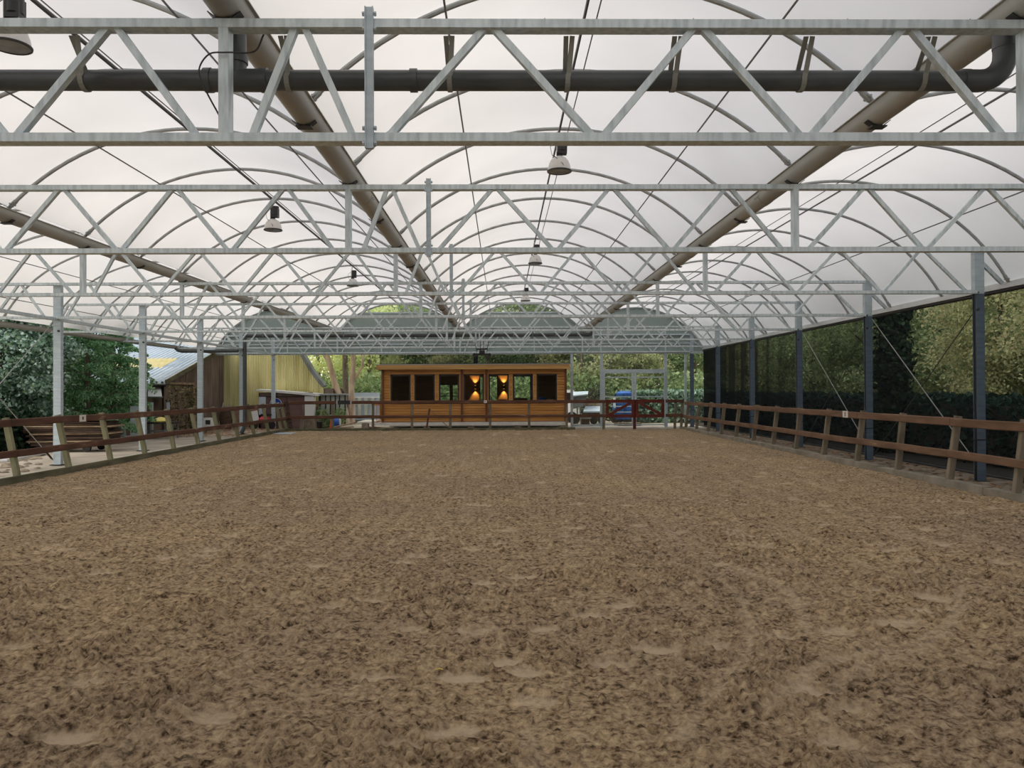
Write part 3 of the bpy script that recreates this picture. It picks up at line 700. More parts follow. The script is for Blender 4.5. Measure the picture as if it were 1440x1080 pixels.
# ------------------------------------------------------------------ far gable
zt = CAMH+2.0
gw = bpy.data.objects.new('wall_far', None); gw.location = (-2.18, FAR, zt); COL.objects.link(gw); gw['kind'] = 'structure'; gw['label'] = 'grey green sheeted gable wall above the cabin'
for bi, b in enumerate(BAYS):
    cap = CAMH+4.10 if bi in (1, 2) else 99
    A = arc(b, .0, 40, .0)[::-1]
    A = [(x, min(z, cap)) for x, z in A]
    xa, xb = b[3], b[4]
    out = [(xa, zt-.02)] + A + [(xb, zt-.02)] if A[0][0] < A[-1][0] else [(xb, zt-.02)] + A + [(xa, zt-.02)]
    mb = MB(); mb.prism(out, FAR, FAR+.01)
    part('gable_sheet', mb, M['gable'], gw)
    A2 = [(x, FAR-.03, z) for x, z in arc(b, -.01, 40, .02)]
    part('gable_arch', MB().sweep(A2, [(-.03,-.025),(.03,-.025),(.03,.025),(-.03,.025)], up=(0,1,0)), M['galv'], gw)
    if bi in (1, 2):
        L = [(x, z) for x, z in arc(b, 0, 60, .0)[::-1] if z >= cap]
        part('clear_lune', MB().prism(L, FAR+.002, FAR+.006), M['clear'], gw)
        part('lune_bar', MB().box(min(p[0] for p in L), max(p[0] for p in L), FAR-.03, FAR, cap-.03, cap+.03), M['galv'], gw)
part('transom', MB().box(-14.9, 10.6, FAR-.05, FAR-.005, CAMH+3.27, CAMH+3.33), M['galv'], gw)
part('transom', MB().box(-14.9, 10.6, FAR-.05, FAR-.005, CAMH+2.42, CAMH+2.47), M['galv'], gw)
part('transom', MB().box(-14.9, 10.6, FAR-.06, FAR+.06, zt-.10, zt+.02), M['galv'], gw)
for x in (-11.2,-6.3,-.9,1.7,5.2,8.6): part('stud', MB().box(x-.03, x+.03, FAR-.045, FAR-.005, zt, CAMH+3.3), M['galv'], gw)
PX = lambda px: at(px, 550, FAR).x
part('gable_net', MB().box(PX(534), PX(803), FAR+.02, FAR+.03, CAMH+1.42, zt-.08), M['net_far'], gw)
part('net_hem', MB().box(PX(534), PX(803), FAR+.0, FAR+.04, CAMH+1.38, CAMH+1.42), M['black'], gw)
for px, w in ((804,.065),(846,.08),(936,.08),(964,.05)):
    part('door_post', MB().box(PX(px)-w, PX(px)+w, FAR-.08, FAR+.05, 0, zt-.08), M['galv_post'], gw)
part('clear_sheet', MB().box(PX(804), PX(846), FAR+.0, FAR+.006, .1, zt-.08), M['clear'], gw)
part('clear_sheet', MB().box(PX(936), PX(966), FAR+.0, FAR+.006, .1, zt-.08), M['clear'], gw)
part('clear_sheet', MB().box(PX(846), PX(936), FAR+.0, FAR+.006, CAMH+1.03, zt-.08), M['clear'], gw)
part('door_head', MB().box(PX(847), PX(938), FAR-.09, FAR+.05, CAMH+.94, CAMH+1.08), M['galv_post'], gw)
part('sill_rail', MB().box(PX(804), PX(846), FAR-.05, FAR+.05, .04, .14), M['galv_post'], gw)
dr = bpy.data.objects.new('door_1', None); dr.location = (PX(891), FAR-.12, 0); COL.objects.link(dr); dr['kind'] = 'structure'; dr['label'] = 'wide sliding door of clear sheet in a grey frame'
for a, b in ((848, 890), (892, 935)):
    f = MB()
    for z in (.12, .20+0.0, CAMH-.36, CAMH+.66, CAMH+.90):
        if z == .20: continue
        f.box(PX(a), PX(b), FAR-.14, FAR-.10, z-.03, z+.03)
    for px in (a+1, b-1): f.box(PX(px)-.05, PX(px)+.05, FAR-.145, FAR-.095, .06, CAMH+.93)
    fr = part('door_frame', f, M['galv_post'], dr)
    part('door_sheet', MB().box(PX(a), PX(b), FAR-.122, FAR-.118, .1, CAMH+.9), M['clear'], fr)

struct('added_wall_near', MB().box(-15, 10.7, -12.1, -12.0, 0, CAMH+2.0), M['shedwood'])  # unseen end wall and its gables, added so the cabin windows reflect dark
for b in BAYS: struct('added_wall_near', MB().prism([(b[3], zt)] + (arc(b, .0, 30, .0)[::-1] if arc(b)[0][0] > arc(b)[-1][0] else arc(b, .0, 30, .0)) + [(b[4], zt)], -12.1, -12.08), M['gable'])
# ------------------------------------------------------------------ netting on the right
mb = MB(); ys = np.arange(-12, FAR-.1, .2); zs = [.03, 1.0, 2.0, 3.0, CAMH+2.03]
for i, y in enumerate(ys):
    for z in zs: mb.v.append((10.575+.006*math.sin(y*4.1+z*.3)+.003*math.sin(y*9.7), y, z))
n = len(zs)
for i in range(len(ys)-1):
    for j in range(n-1): mb.f.append((i*n+j, (i+1)*n+j, (i+1)*n+j+1, i*n+j+1))
mb.smooth = True
r = thing('windbreak_netting', 'black see-through windbreak netting hung along the right side', 'netting', (10.58, 18, 0))
part('net_sheet', mb, M['net'], r)
part('hem_pipe', MB().tube([(10.55,-12,.06),(10.55,FAR-.1,.06)], .028, 8), M['black'], r)

# ------------------------------------------------------------------ arena kerbs and fences
solid('kerb_board', MB().box(FENL-.06, FENL+.06, -4, FENF+.1, -.1, .15), M['kerbwood'], 'mossy dark kerb board along the left edge of the sand', 'kerb')
mb = MB(); y = -4.0
while y < 27: mb.box(FENL-.72, FENL-.065, y, y+1.97, -.1, .055+.004*math.sin(y*9)); y += 2.0
solid('paving_strip', mb, M['slab'], 'pale concrete slab strip behind the left kerb board', 'paving', kind='structure')
mb = MB(); y = -4.0
while y < FENF: 
    o = .012*math.sin(y*3.3); mb.box(FENR-.06+o, FENR+.14+o, y, y+1.985, -.1, .13+.008*math.sin(y*5)); y += 2.0
solid('concrete_kerb', mb, M['kerbcon'], 'long grey concrete kerb along the right edge of the sand', 'kerb')
solid('kerb_board', MB().box(FENL-.06, 3.6, FENF-.04, FENF+.08, -.1, .12), M['kerbwood'], 'low mossy kerb board along the far edge of the sand', 'kerb')

def wobble(n, amp): 
    v = [0.0]
    for i in range(n): v.append(v[-1]*.6+random.uniform(-amp, amp))
    return v
def rail_mesh(p0, p1, w, h, up=(0,0,1), n=8, amp=.006):
    P0, P1 = Vector(p0), Vector(p1); wb = wobble(n, amp)
    pts = [P0.lerp(P1, i/n)+Vector((0,0,wb[i])) for i in range(n+1)]
    a, b, c = w/2, h/2, .016
    pr = [(-a+c,-b),(a-c,-b),(a,-b+c),(a,b-c),(a-c,b),(-a+c,b),(-a,b-c),(-a,-b+c)]
    return MB().sweep(pts, pr, up)
def side_fence(x0, s, ys, lean, rail_mat, post_mat, label, ztop, zlow):
    f = thing('rail_fence', label, 'fence', (x0, sum(ys)/len(ys), 0))
    for y in ys:
        j = random.uniform(-.02, .02)
        p = Vector((x0+s*.06, y, .02)); q = Vector((x0+s*(.06+lean+j), y+random.uniform(-.02,.02), ztop+.115))
        part('post', MB().bar(p, q, .13, .10, up=(0,1,0), bev=.012), M[post_mat], f)
    xr = lambda z: x0+s*(.06+lean*z/(ztop+.1))-s*.10
    ye = sorted(ys)
    for z, h in ((ztop, .165), (zlow, .155)):
        i = 0
        while i < len(ye)-1:
            j = min(i+2, len(ye)-1); ya = ye[i]-(.0 if i else .9); yb = ye[j]+(0 if j < len(ye)-1 else .35)
            dz = random.uniform(-.012, .012)
            part('rail', rail_mesh((xr(z), ya, z+dz), (xr(z), yb-.012, z+dz*.4), .06, h), M[rail_mat], f)
            i = j
    return f
side_fence(FENL, -1, [12.9+2.0*i for i in range(13)]+[37.8], .28, 'redbrown', 'postgreen', 'brown two-rail fence with leaning green stained posts along the left', 1.285, .62)
side_fence(FENR, 1, [11.25+2.0*i for i in range(14)], .17, 'tanrail', 'postgrey', 'weathered two-rail fence with leaning posts along the right', 1.285, .64)

# far fence
f = thing('rail_fence', 'two-rail wooden fence in front of the cabin', 'fence', (-3.5, FENF, 0))
for px in (426, 467, 524, 579, 633, 689, 744, 797, 849):
    x = at(px, 560, FENF).x
    part('post', MB().bar((x, FENF+.08, .0), (x, FENF+.08, 1.42), .12, .10, up=(0,1,0), bev=.012), M['postgrey'], f)
part('corner_post', MB().bar((FENL+.12, FENF+.1, .0), (FENL-.12, FENF+.1, 1.45), .17, .15, up=(0,1,0), bev=.015), M['plank'], f)
mb = MB().bar(at(600,602,FENF+.1), at(604,575,FENF+.1), .08, .07, up=(0,1,0)); part('prop', mb, M['redbrown_x'], f)
mb = MB().bar(at(603,575,FENF+.13), at(632,602,FENF+.13), .035, .03, up=(0,1,0)); part('prop', mb, M['plank_end'], f)
xs = [at(p, 560, FENF).x for p in (406, 524, 633, 744, 853)]
for z, h in ((1.39, .16), (.68, .15)):
    for xa, xb in zip(xs[:-1], xs[1:]): part('rail', rail_mesh((xa, FENF, z), (xb-.01, FENF, z), .055, h, n=6), M['redbrown_x'], f)
f2 = thing('rail_fence', 'short stretch of two-rail fence between the red gates and the right corner', 'fence', (8.4, FENF, 0))
for px in (949, 958):
    x = at(px, 560, FENF).x; part('post', MB().bar((x, FENF+.08, .0), (x+.08, FENF+.08, 1.42), .12, .10, up=(0,1,0), bev=.012), M['postgrey'], f2)
for z in (1.39, .68): part('rail', rail_mesh((at(936,560,FENF).x, FENF, z), (FENR+.1, FENF, z), .055, .155, n=4), M['redbrown_x'], f2)

def gate(xa, xb, flip, label):
    g = thing('wooden_gate', label, 'gate', ((xa+xb)/2, FENF, .6), 'dark red gate leaves')
    z0, z1 = .66, 1.39
    part('frame', MB().box(xa,xb,FENF-.03,FENF+.03,z1-.08,z1+.08).box(xa,xb,FENF-.03,FENF+.03,z0-.08,z0+.08).box(xa,xa+.14,FENF-.035,FENF+.035,z0-.08,z1+.08).box(xb-.14,xb,FENF-.035,FENF+.035,z0-.08,z1+.08), M['gate'], g)
    a, b = (xa+.1, xb-.1) if not flip else (xb-.1, xa+.1)
    part('diagonal_board', MB().bar((a, FENF-.045, z0+.03), (b, FENF-.045, z1-.03), .03, .13), M['gate'], g)
gate(at(852,560,FENF).x, at(892,560,FENF).x, False, 'left dark red gate leaf, its diagonal rising to the right')
gate(at(893.5,560,FENF).x, at(934,560,FENF).x, True, 'right dark red gate leaf, its diagonal falling to the right')
x = at(892.7,560,FENF).x
solid('gate_post', MB().bar((x, FENF+.12, 0), (x, FENF+.12, 1.46), .14, .12, up=(0,1,0), bev=.01), M['gate'], 'dark red gate post standing between the two gate leaves', 'post')

# arena letter plates
def plate(c, nrm, w, h, name_label, glyph):
    r = thing('letter_plate', name_label, 'sign', c)
    if nrm == 'y':
        part('plate', MB().box(c[0]-w/2,c[0]+w/2,c[1]-.008,c[1]+.0,c[2]-h/2,c[2]+h/2), M['whitep'], r)
        mb = MB()
        for (a0,a1,b0,b1) in glyph: mb.box(c[0]+a0*w, c[0]+a1*w, c[1]-.012, c[1]-.0075, c[2]+b0*h, c[2]+b1*h)
    else:
        s = nrm
        part('plate', MB().box(min(c[0],c[0]+s*.008), max(c[0],c[0]+s*.008), c[1]-w/2, c[1]+w/2, c[2]-h/2, c[2]+h/2), M['whitep'], r)
        mb = MB()
        for (a0,a1,b0,b1) in glyph: mb.box(min(c[0]+s*.0075,c[0]+s*.012), max(c[0]+s*.0075,c[0]+s*.012), c[1]+a0*w, c[1]+a1*w, c[2]+b0*h, c[2]+b1*h)
    part('lettering', mb, M['darkmetal'], r)
pL = at(119, 588.5, 19.7); pR = at(1183.5, 580, 19.9)
plate((FENL-.06-.28*.92+.10+.035, pL.y, 1.29), 1, .30, .17, 'small white plate on the top rail of the left fence', [(-.08,.10,-.22,.26)])
plate((FENR+.06+.17*.92-.10-.035, pR.y, 1.29), -1, .30, .17, 'small white plate on the top rail of the right fence', [(-.06,.07,-.3,.3),(-.14,.14,.24,.3),(-.14,.14,-.3,-.24)])
plate((at(682.5,566,FENF).x, FENF-.032, 1.40), 'y', .15, .13, 'small white plate on the fence rail before the cabin', [(-.16,.14,-.12,.2)])
r = thing('rail_wrap', 'black sleeve wrapped round the far top rail between white tapes', 'sleeve', (at(484,567,FENF).x, FENF, 1.3))
xa = at(475,567,FENF).x; xb = at(492.5,567,FENF).x
part('sleeve', MB().box(xa, xb, FENF-.035, FENF+.035, 1.395-.095, 1.395+.095), M['black'], r)
for x in (xa-.03, xb+.03): part('tape', MB().box(x-.045, x+.045, FENF-.033, FENF+.033, 1.395-.088, 1.395+.088), M['tarp'], r)

# ------------------------------------------------------------------ cabin
CY = 39.62; CB = 42.5
cX = lambda px: at(px, 555, CY).x
cZ = lambda py: at(667, py, CY).z
x0, x1 = cX(536.5), cX(797); zb, zw = cZ(593), cZ(519)
cab = thing('log_cabin', 'orange brown log cabin with seven dark framed windows behind the far fence', 'cabin', ((x0+x1)/2, CY, 0))
def logs(mb, xa, xb, z0, z1, y, t=.07):
    p = .137; z = z0; D_ = .028
    while z < z1-.01:
        zz = min(z+p, z1); c = .020
        mb.prism([(xa, z+c), (xa, zz-c), (xb, zz-c), (xb, z+c)], y, y+t)
        mb.poly([(xa,y+D_,z),(xb,y+D_,z),(xb,y,z+c),(xa,y,z+c)], [(0,1,2,3)])
        mb.poly([(xa,y,zz-c),(xb,y,zz-c),(xb,y+D_,zz),(xa,y+D_,zz)], [(0,1,2,3)])
        mb.box(xa, xb, y+D_+.001, y+t-.001, z, zz)
        z = zz
W = [(549.2,577.5),(582.7,611.5),(617.2,645.7),(652,680.5),(687.2,715.5),(721.2,749.5),(754.5,783.3)]
wz1, wz0 = cZ(526.3), cZ(567.5)
mb = MB(); logs(mb, x0, x1, zb, wz0, CY); logs(mb, x0, x1, wz1, zw, CY)
ed = [x0] + [cX(p) for ab in W for p in ab] + [x1]
for i in range(0, len(ed), 2): logs(mb, ed[i], ed[i+1], wz0, wz1, CY)
part('front_wall', mb, M['cabin'], cab)
mb = MB()
for xx in (x0+.02, x1-.08): mb.box(xx, xx+.06, CY+.08, CB, zb, zw)
part('side_wall', mb, M['cabin'], cab)
BX = lambda px: at(px, 555, CB).x
mb = MB()
ops = [(619,632.5,541),(637,644,541),(675.5,699,529.5),(722,745.5,529.5)]
xs = [x0+.08]; 
for a, b, t in ops:
    mb.box(xs[-1], BX(a), CB-.06, CB, zb, zw); mb.box(BX(a), BX(b), CB-.06, CB, at(667,t,CB).z, zw)
    if t > 535: pass
    else: mb.box(BX(a), BX(b), CB-.06, CB, zb, at(667, 569, CB).z)
    xs.append(BX(b))
mb.box(xs[-1], x1-.08, CB-.06, CB, zb, zw)
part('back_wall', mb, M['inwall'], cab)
mb = MB()
for a, b, t in ops:
    X0, X1, Z1, Z0 = BX(a), BX(b), at(667,t,CB).z, (zb if t > 535 else at(667,569,CB).z)
    mb.box(X0-.05,X1+.05,CB-.09,CB-.055,Z1-.02,Z1+.06).box(X0-.06,X0,CB-.09,CB-.055,Z0,Z1).box(X1,X1+.06,CB-.09,CB-.055,Z0,Z1)
mb.box(BX(619),BX(632.5),CB-.08,CB-.04,CAMH-.32,CAMH-.27); mb.box(BX(637),BX(644),CB-.08,CB-.04,CAMH-.32,CAMH-.27)
part('back_window_frame', mb, M['frame'], cab)
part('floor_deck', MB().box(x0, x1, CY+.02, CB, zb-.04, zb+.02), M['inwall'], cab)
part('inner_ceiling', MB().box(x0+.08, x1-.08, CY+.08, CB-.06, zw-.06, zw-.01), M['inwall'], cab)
for i, (a, b) in enumerate(W):
    X0, X1 = cX(a), cX(b); m_ = MB(); t = .075; y0, y1 = CY-.02, CY+.05
    m_.box(X0,X1,y0,y1,wz1-t,wz1).box(X0,X1,y0,y1,wz0,wz0+t).box(X0,X0+t,y0,y1,wz0,wz1).box(X1-t,X1,y0,y1,wz0,wz1)
    w_ = part('window', m_, M['frame'], cab)
    part('pane', MB().box(X0+t-.005, X1-t+.005, CY+.01, CY+.016, wz0+t-.005, wz1-t+.005), M['glass'], w_)
    part('casing', MB().box(X0-.05,X0-.001,CY-.012,CY+.0,wz0,wz1), M['cabin_fascia'], cab); part('casing', MB().box(X1+.001,X1+.05,CY-.012,CY+.0,wz0,wz1), M['cabin_fascia'], cab)
for px in (538.3, 649.5, 684, 795.5):
    xx = cX(px); part('corner_log', MB().box(xx-.055, xx+.055, CY-.10, CY-.001, zb-.01, zw), M['cabin_post'], cab)
part('fascia', MB().box(cX(530.5), cX(800.5), CY-.32, CY-.27, cZ(519.5), cZ(513)), M['cabin_fascia'], cab)
part('fascia', MB().box(cX(530.5), cX(530.5)+.04, CY-.27, CB+.3, cZ(519.5), cZ(513)).box(cX(800.5)-.04, cX(800.5), CY-.27, CB+.3, cZ(519.5), cZ(513)), M['cabin_fascia'], cab)
part('roof', MB().box(cX(530.5), cX(800.5), CY-.34, CB+.3, cZ(513), cZ(513)+.035), M['tarp'], cab)
part('roof_edge', MB().box(cX(531), cX(800), CY-.27, CY-.0, cZ(519), cZ(519)+.03), M['cabin_post'], cab)
part('base_board', MB().box(cX(526), cX(795), CY-.06, CY-.01, zb-.19, zb-.012), M['base'], cab)
for px in (513, 600, 662, 728, 791): xx = cX(px); part('foundation_block', MB().box(xx-.16, xx+.16, CY+.0, CY+.4, -.02, zb-.04), M['blockcon'], cab)
part('skirt', MB().box(x0, x1, CB-.1, CB-.05, 0, zb-.04), M['black'], cab)
part('flue', MB().box(at(669,500,41).x-.11, at(669,500,41).x+.11, 40.9, 41.1, cZ(513)+.035, CAMH+1.95), M['darkmetal'], cab)

# terrace beside the cabin
r = thing('wooden_terrace', 'low timber terrace with baluster rail at the left end of the cabin', 'terrace', (cX(515), CY+1, 0))
part('deck', MB().box(cX(500), cX(526)-.01, CY+.1, CB, .28, .36), M['base'], r)
part('ramp_board', MB().bar((cX(463), CY-.4, .05), (cX(500), CY+.2, .34), .3, .05), M['plank_end'], r)
for k in range(5):
    xx = cX(524.5)+k*.09; part('baluster', MB().box(xx, xx+.04, CY+.9, CY+.94, .36, 1.25), M['cabin'], r)
part('handrail', MB().box(cX(522), cX(536), CY+.88, CY+.96, 1.2, 1.27), M['cabin'], r)

# wall lamps inside the cabin: shining up and down the back wall
def emit(name, col, st):
    m, n, l = new_mat(name); o = n.new('ShaderNodeOutputMaterial'); e = n.new('ShaderNodeEmission'); e.inputs[0].default_value = (*col,1); e.inputs[1].default_value = st
    l.new(e.outputs[0], o.inputs[0]); return m
M['glow'] = emit('warm_lamp_glow', (1,.5,.15), 2)
for px, lab in ((668.5, 'lit wall lamp seen through the fourth cabin window'), (708.5, 'lit wall lamp seen through the fifth cabin window')):
    xx = at(px, 545, CB-.1).x; zz = at(667, 544.5, CB-.1).z; yy = CB-.16
    r = thing('wall_lamp', lab, 'lamp', (xx, yy, zz-.1), 'wall lamps inside the cabin')
    part('lamp_body', MB().tube([(xx,yy,zz-.09),(xx,yy,zz+.09)], .06, 12), M['black'], r)
    part('bulb', MB().tube([(xx,yy,zz+.092),(xx,yy,zz+.10)], .04, 10), M['glow'], r); part('bulb', MB().tube([(xx,yy,zz-.10),(xx,yy,zz-.092)], .04, 10), M['glow'], r)
    for s in (1, -1):
        ld = bpy.data.lights.new('lamp_light', 'SPOT'); ld.energy = 130; ld.color = (1,.50,.13); ld.spot_size = math.radians(74); ld.spot_blend = .6; ld.shadow_soft_size = .03
        lo = bpy.data.objects.new('lamp_light', ld); COL.objects.link(lo); lo.parent = r; lo.location = (0, -.02, .1+s*.12)
        lo.rotation_euler = (math.pi-math.radians(8) if s > 0 else math.radians(8), 0, 0)

# a few things inside the cabin
zf = zb+.02
xx = at(731,560,CB-.9).x
solid('cabinet', MB().box(xx-.42,xx+.42,CB-.7,CB-.3,zf,CAMH-.42), M['plank'], 'brown low cabinet seen through the sixth cabin window', 'cabinet')
xx = at(762,566,41.2).x
solid('jacket', MB().lathe((xx,41.2,CAMH-1.1),[(.30,0),(.33,.35),(.28,.62),(.12,.72),(0,.74)],14), M['blue'], 'blue jacket over a chair behind the last cabin window', 'jacket')
xx = at(774,566,41.0).x
solid('box', MB().box(xx-.2,xx+.2,40.9,41.2,zf,CAMH-.48), M['tarp'], 'pale box beside the blue jacket inside the cabin', 'box')
xx = at(707,560,40.9).x
r = thing('swivel_chair', 'black swivel chair seen through the fifth cabin window', 'chair', (xx, 40.9, zf))
part('seat', MB().lathe((xx,40.9,zf+.45),[(0,0),(.24,0),(.26,.05),(.22,.09),(0,.1)],14), M['black'], r)
part('backrest', MB().bar((xx,41.15,zf+.55),(xx,41.2,zf+1.1),.42,.06,up=(0,1,0),bev=.02), M['black'], r)
part('stem', MB().tube([(xx,40.9,zf+.06),(xx,40.9,zf+.45)],.03,8), M['darkmetal'], r)
mb = MB()
for k in range(5):
    a = k*2*math.pi/5; mb.bar((xx,40.9,zf+.08),(xx+.28*math.cos(a),40.9+.28*math.sin(a),zf+.04),.04,.03)
part('foot_star', mb, M['black'], r)
xx = at(560,560,41).x
r = thing('drying_rack', 'folded rack with blue cloths behind the first cabin window', 'rack', (xx, 41.1, zf))
for k in range(5): part('cloth', MB().bar((xx-.35+.14*k, 41.1, zf+.9-.07*abs(k-2)), (xx-.28+.16*k, 41.0, zf+.25), .10, .03), M['lightblue' if k % 2 else 'bluemachine'], r)
part('rack_frame', MB().tube([(xx-.45,41.1,zf),(xx-.1,41.1,zf+1.15),(xx+.45,41.1,zf)],.015,6), M['cable'], r)

# ------------------------------------------------------------------ left yard
# shed with corrugated roof
SX, SY0, SY1 = -15.3, 34.9, 47.0; ez = CAMH+.42; slope = .262
shed = thing('barn', 'brown plank shed with a pale corrugated roof beyond the left yard', 'building', (SX-4, SY0+5, 0))
def corr(mb, xa, xb, ya, yb, z0, s, pitch=.18, amp=.028):
    n = int((xb-xa)/pitch*6); b0 = len(mb.v)
    for i in range(n+1):
        x = xa+(xb-xa)*i/n; dz = amp*math.cos(2*math.pi*(x-xa)/pitch)
        mb.v += [(x, ya, z0+dz), (x, yb, z0+(yb-ya)*s+dz)]
    for i in range(n): mb.f.append((b0+2*i, b0+2*i+2, b0+2*i+3, b0+2*i+1))
    mb.smooth = True
mb = MB(); e = SY0-.35; zz = ez
corr(mb, -26, SX+.25, e, 37.45, zz, slope, .24, .07); corr(mb, -26, SX+.25, 39.25, SY1, zz+(39.25-e)*slope, slope, .24, .07); corr(mb, -16.4, SX+.25, 37.35, 39.35, zz+(37.35-e)*slope, slope, .24, .07)
part('roof', mb, M['roofsheet'], shed)
mb = MB(); corr(mb, -26, -16.4, 37.35, 39.35, zz+(37.35-e)*slope+.01, slope, .24, .07); part('rooflight', mb, M['roofyellow'], shed)
part('verge_trim', MB().bar((SX+.26, e, zz+.02), (SX+.26, SY1, zz+(SY1-e)*slope+.02), .06, .2), M['kerbwood'], shed)
mb = MB()
def zr(y): return ez+(y-e)*slope-.06
y = SY0
while y < SY1: 
    yb = min(y+.22, SY1); q = .02*((int(y*10)) % 2)
    mb.poly([(SX-.05,y,0),(SX+.02+q,y,0),(SX+.02+q,yb-.01,0),(SX-.05,yb-.01,0),(SX-.05,y,zr(y)),(SX+.02+q,y,zr(y)),(SX+.02+q,yb-.01,zr(yb)),(SX-.05,yb-.01,zr(yb))], [(0,3,2,1),(4,5,6,7),(0,1,5,4),(1,2,6,5),(2,3,7,6),(3,0,4,7)]); y += .22
part('side_wall', mb, M['shedwood'], shed)
part('front_wall', MB().box(-26, SX, SY0, SY0+.06, 0, ez-.1), M['shedwood'], shed)
part('eave_gutter', MB().tube([(-26, e-.05, ez-.10), (SX+.3, e-.05, ez-.10)], .07, 8), M['black'], shed)
part('doorway', MB().box(SX+.04, SX+.07, 37.6, 38.0, 0, 2.3), M['black'], shed)
part('door_frame', MB().box(SX+.04, SX+.12, 38.0, 38.12, 0, 2.4).box(SX+.04, SX+.12, 35.2, 38.1, 2.3, 2.4), M['plank_end'], shed)
# awning on the shed front
part('awning', MB().poly([at(208,545,34.6), at(226,545,34.6), at(228,558,34.0), at(208,558,34.0)], [(0,1,2,3)]).bar(at(206,558.5,34.0), at(229,558.5,34.0), .05, .06), M['greymetal'], shed)

# the yellow corrugated barn end
BY = 42.3
bn = thing('barn', 'big barn end of yellowed corrugated sheets on a brick footing', 'building', (-13, BY, 0))
bx = lambda px: at(px, 555, BY).x
curve = [at(p[0], p[1], BY) for p in ((455,546),(447,536),(438,524),(431,512),(424,500),(418,492),(408,478),(392,462),(370,448),(340,438),(290,436))]
xl_, zlow = bx(280), at(350, 573, BY).z
mb = MB(); n = 150; xr_ = bx(455)
def ztop(x):
    P = [(c.x, c.z) for c in curve][::-1]
    if x <= P[0][0]: return P[0][1]
    for (xa, za), (xb, zb_) in zip(P[:-1], P[1:]):
        if xa <= x <= xb: return za+(zb_-za)*(x-xa)/(xb-xa)
    return P[-1][1]
for i in range(n*4+1):
    x = xl_+(xr_-xl_)*i/(n*4); dy = .022*math.cos(i/4*2*math.pi/2.0)
    zt_ = ztop(x)
    for z in (zlow, (zlow+zt_)/2, zt_): mb.v.append((x, BY+dy, z))
for i in range(n*4):
    for j in range(2): mb.f.append((3*i+j, 3*i+3+j, 3*i+4+j, 3*i+1+j))
part('corrugated_wall', mb, M['yellowsheet'], bn)
C = [Vector((c.x+.1, BY-.15, c.z+.1)) for c in curve]
part('roof_edge', MB().sweep(C, [(-.09,-.35),(.09,-.35),(.09,.35),(-.09,.35)], up=(0,1,0)), M['greymetal'], bn)
part('brick_footing', MB().box(xl_, xr_, BY-.02, BY+.2, 0, zlow+.02), M['brick'], bn)
part('corner_post', MB().box(bx(291.5), bx(296), BY-.3, BY-.1, 0, CAMH+1.55), M['black'], bn)
part('side_wall', MB().box(xr_-.05, xr_, BY+.2, BY+12, 0, at(455,546,BY).z), M['shedwood'], bn)

# brown store with white roof edge and round sign
KY = 40.6; kx = lambda px: at(px, 570, KY).x; kz = lambda py: at(400, py, KY).z
st = thing('storage_shed', 'low brown store with a white roof edge in front of the yellow barn', 'shed', (kx(400), KY, 0))
part('wall', MB().box(kx(364), kx(430), KY, KY+.1, 0, kz(552)).box(kx(364), kx(364)+.1, KY, KY+1.4, 0, kz(552)), M['brown_door'], st)
part('door_seam', MB().box(kx(374), kx(429), KY-.02, KY-.001, kz(558)-.02, kz(558)+.03).box(kx(403), kx(403)+.03, KY-.02, KY-.001, .1, kz(558)), M['frame'], st)
part('fascia', MB().box(kx(366), kx(440), KY-.06, KY-.021, kz(557), kz(552)), M['shedwood'], st)
mb = MB().prism([(kx(362), kz(549.5)), (kx(362), kz(547)), (kx(445), kz(553.5)), (kx(445), kz(557))], KY-.2, KY+1.5); part('roof', mb, M['white'], st)
part('white_panel', MB().box(kx(364.5), kx(374), KY-.05, KY-.0, kz(583), kz(558)), M['lightblue'], st)
part('white_panel', MB().box(kx(429), kx(442), KY-.10, KY+.3, kz(588), kz(557)), M['white'], st)
# sign
c = at(388, 568, KY-.08); sg = thing('round_sign', 'round blue sign with a white star on the brown store', 'sign', (c.x, c.y, c.z-.3))
part('disc', MB().tube([(c.x, c.y, c.z), (c.x, c.y-.02, c.z)], .31, 28, up=(0,0,1)), M['white'], sg)
part('face', MB().tube([(c.x, c.y-.021, c.z), (c.x, c.y-.026, c.z)], .285, 28), M['signblue'], sg)
pts = []
for k in range(10):
    a = math.radians(18+36*k+8); rr = (.20 if k % 2 == 0 else .09)*(1.1 if k in (0, 4) else 1); pts.append((c.x+rr*math.cos(a), c.z-.01+rr*math.sin(a)))
part('star', MB().prism(pts, c.y-.031, c.y-.0265), M['white'], sg)
# pale panels with dark uprights
pf = thing('panel_fence', 'row of pale green panels with dark uprights behind the trees', 'fence', (kx(462), KY+1, 0))
part('panels', MB().box(kx(442), kx(482), KY+1.0, KY+1.05, .3, kz(556)), M['palewall'], pf)
part('roof', MB().box(kx(440), kx(484), KY+.7, KY+1.6, kz(556), kz(554)), M['tarp'], pf)
for px in (444, 452, 459, 466, 472, 480): part('upright', MB().box(kx(px)-.03, kx(px)+.03, KY+.95, KY+.995, .1, kz(556)), M['frame'], pf)
# glasshouse-like white frame beside the cabin
gy = 46; gx = lambda px: at(px, 560, gy).x; gz = lambda py: at(515, py, gy).z
gh = thing('fence_panel', 'pale blue sheeted fence with white rails left of the cabin', 'fence', (gx(516), gy, 0))
part('sheet', MB().box(gx(498), gx(534), gy, gy+.02, .2, gz(552)), M['lightblue'], gh)
for py in (559, 568, 585): part('rail', MB().box(gx(498), gx(534), gy-.06, gy-.001, gz(py)-.04, gz(py)+.04), M['white'], gh)
for px in (506, 515, 524): part('picket', MB().box(gx(px)-.10, gx(px)+.10, gy-.1, gy-.061, gz(585), gz(560)), M['palewall'], gh)

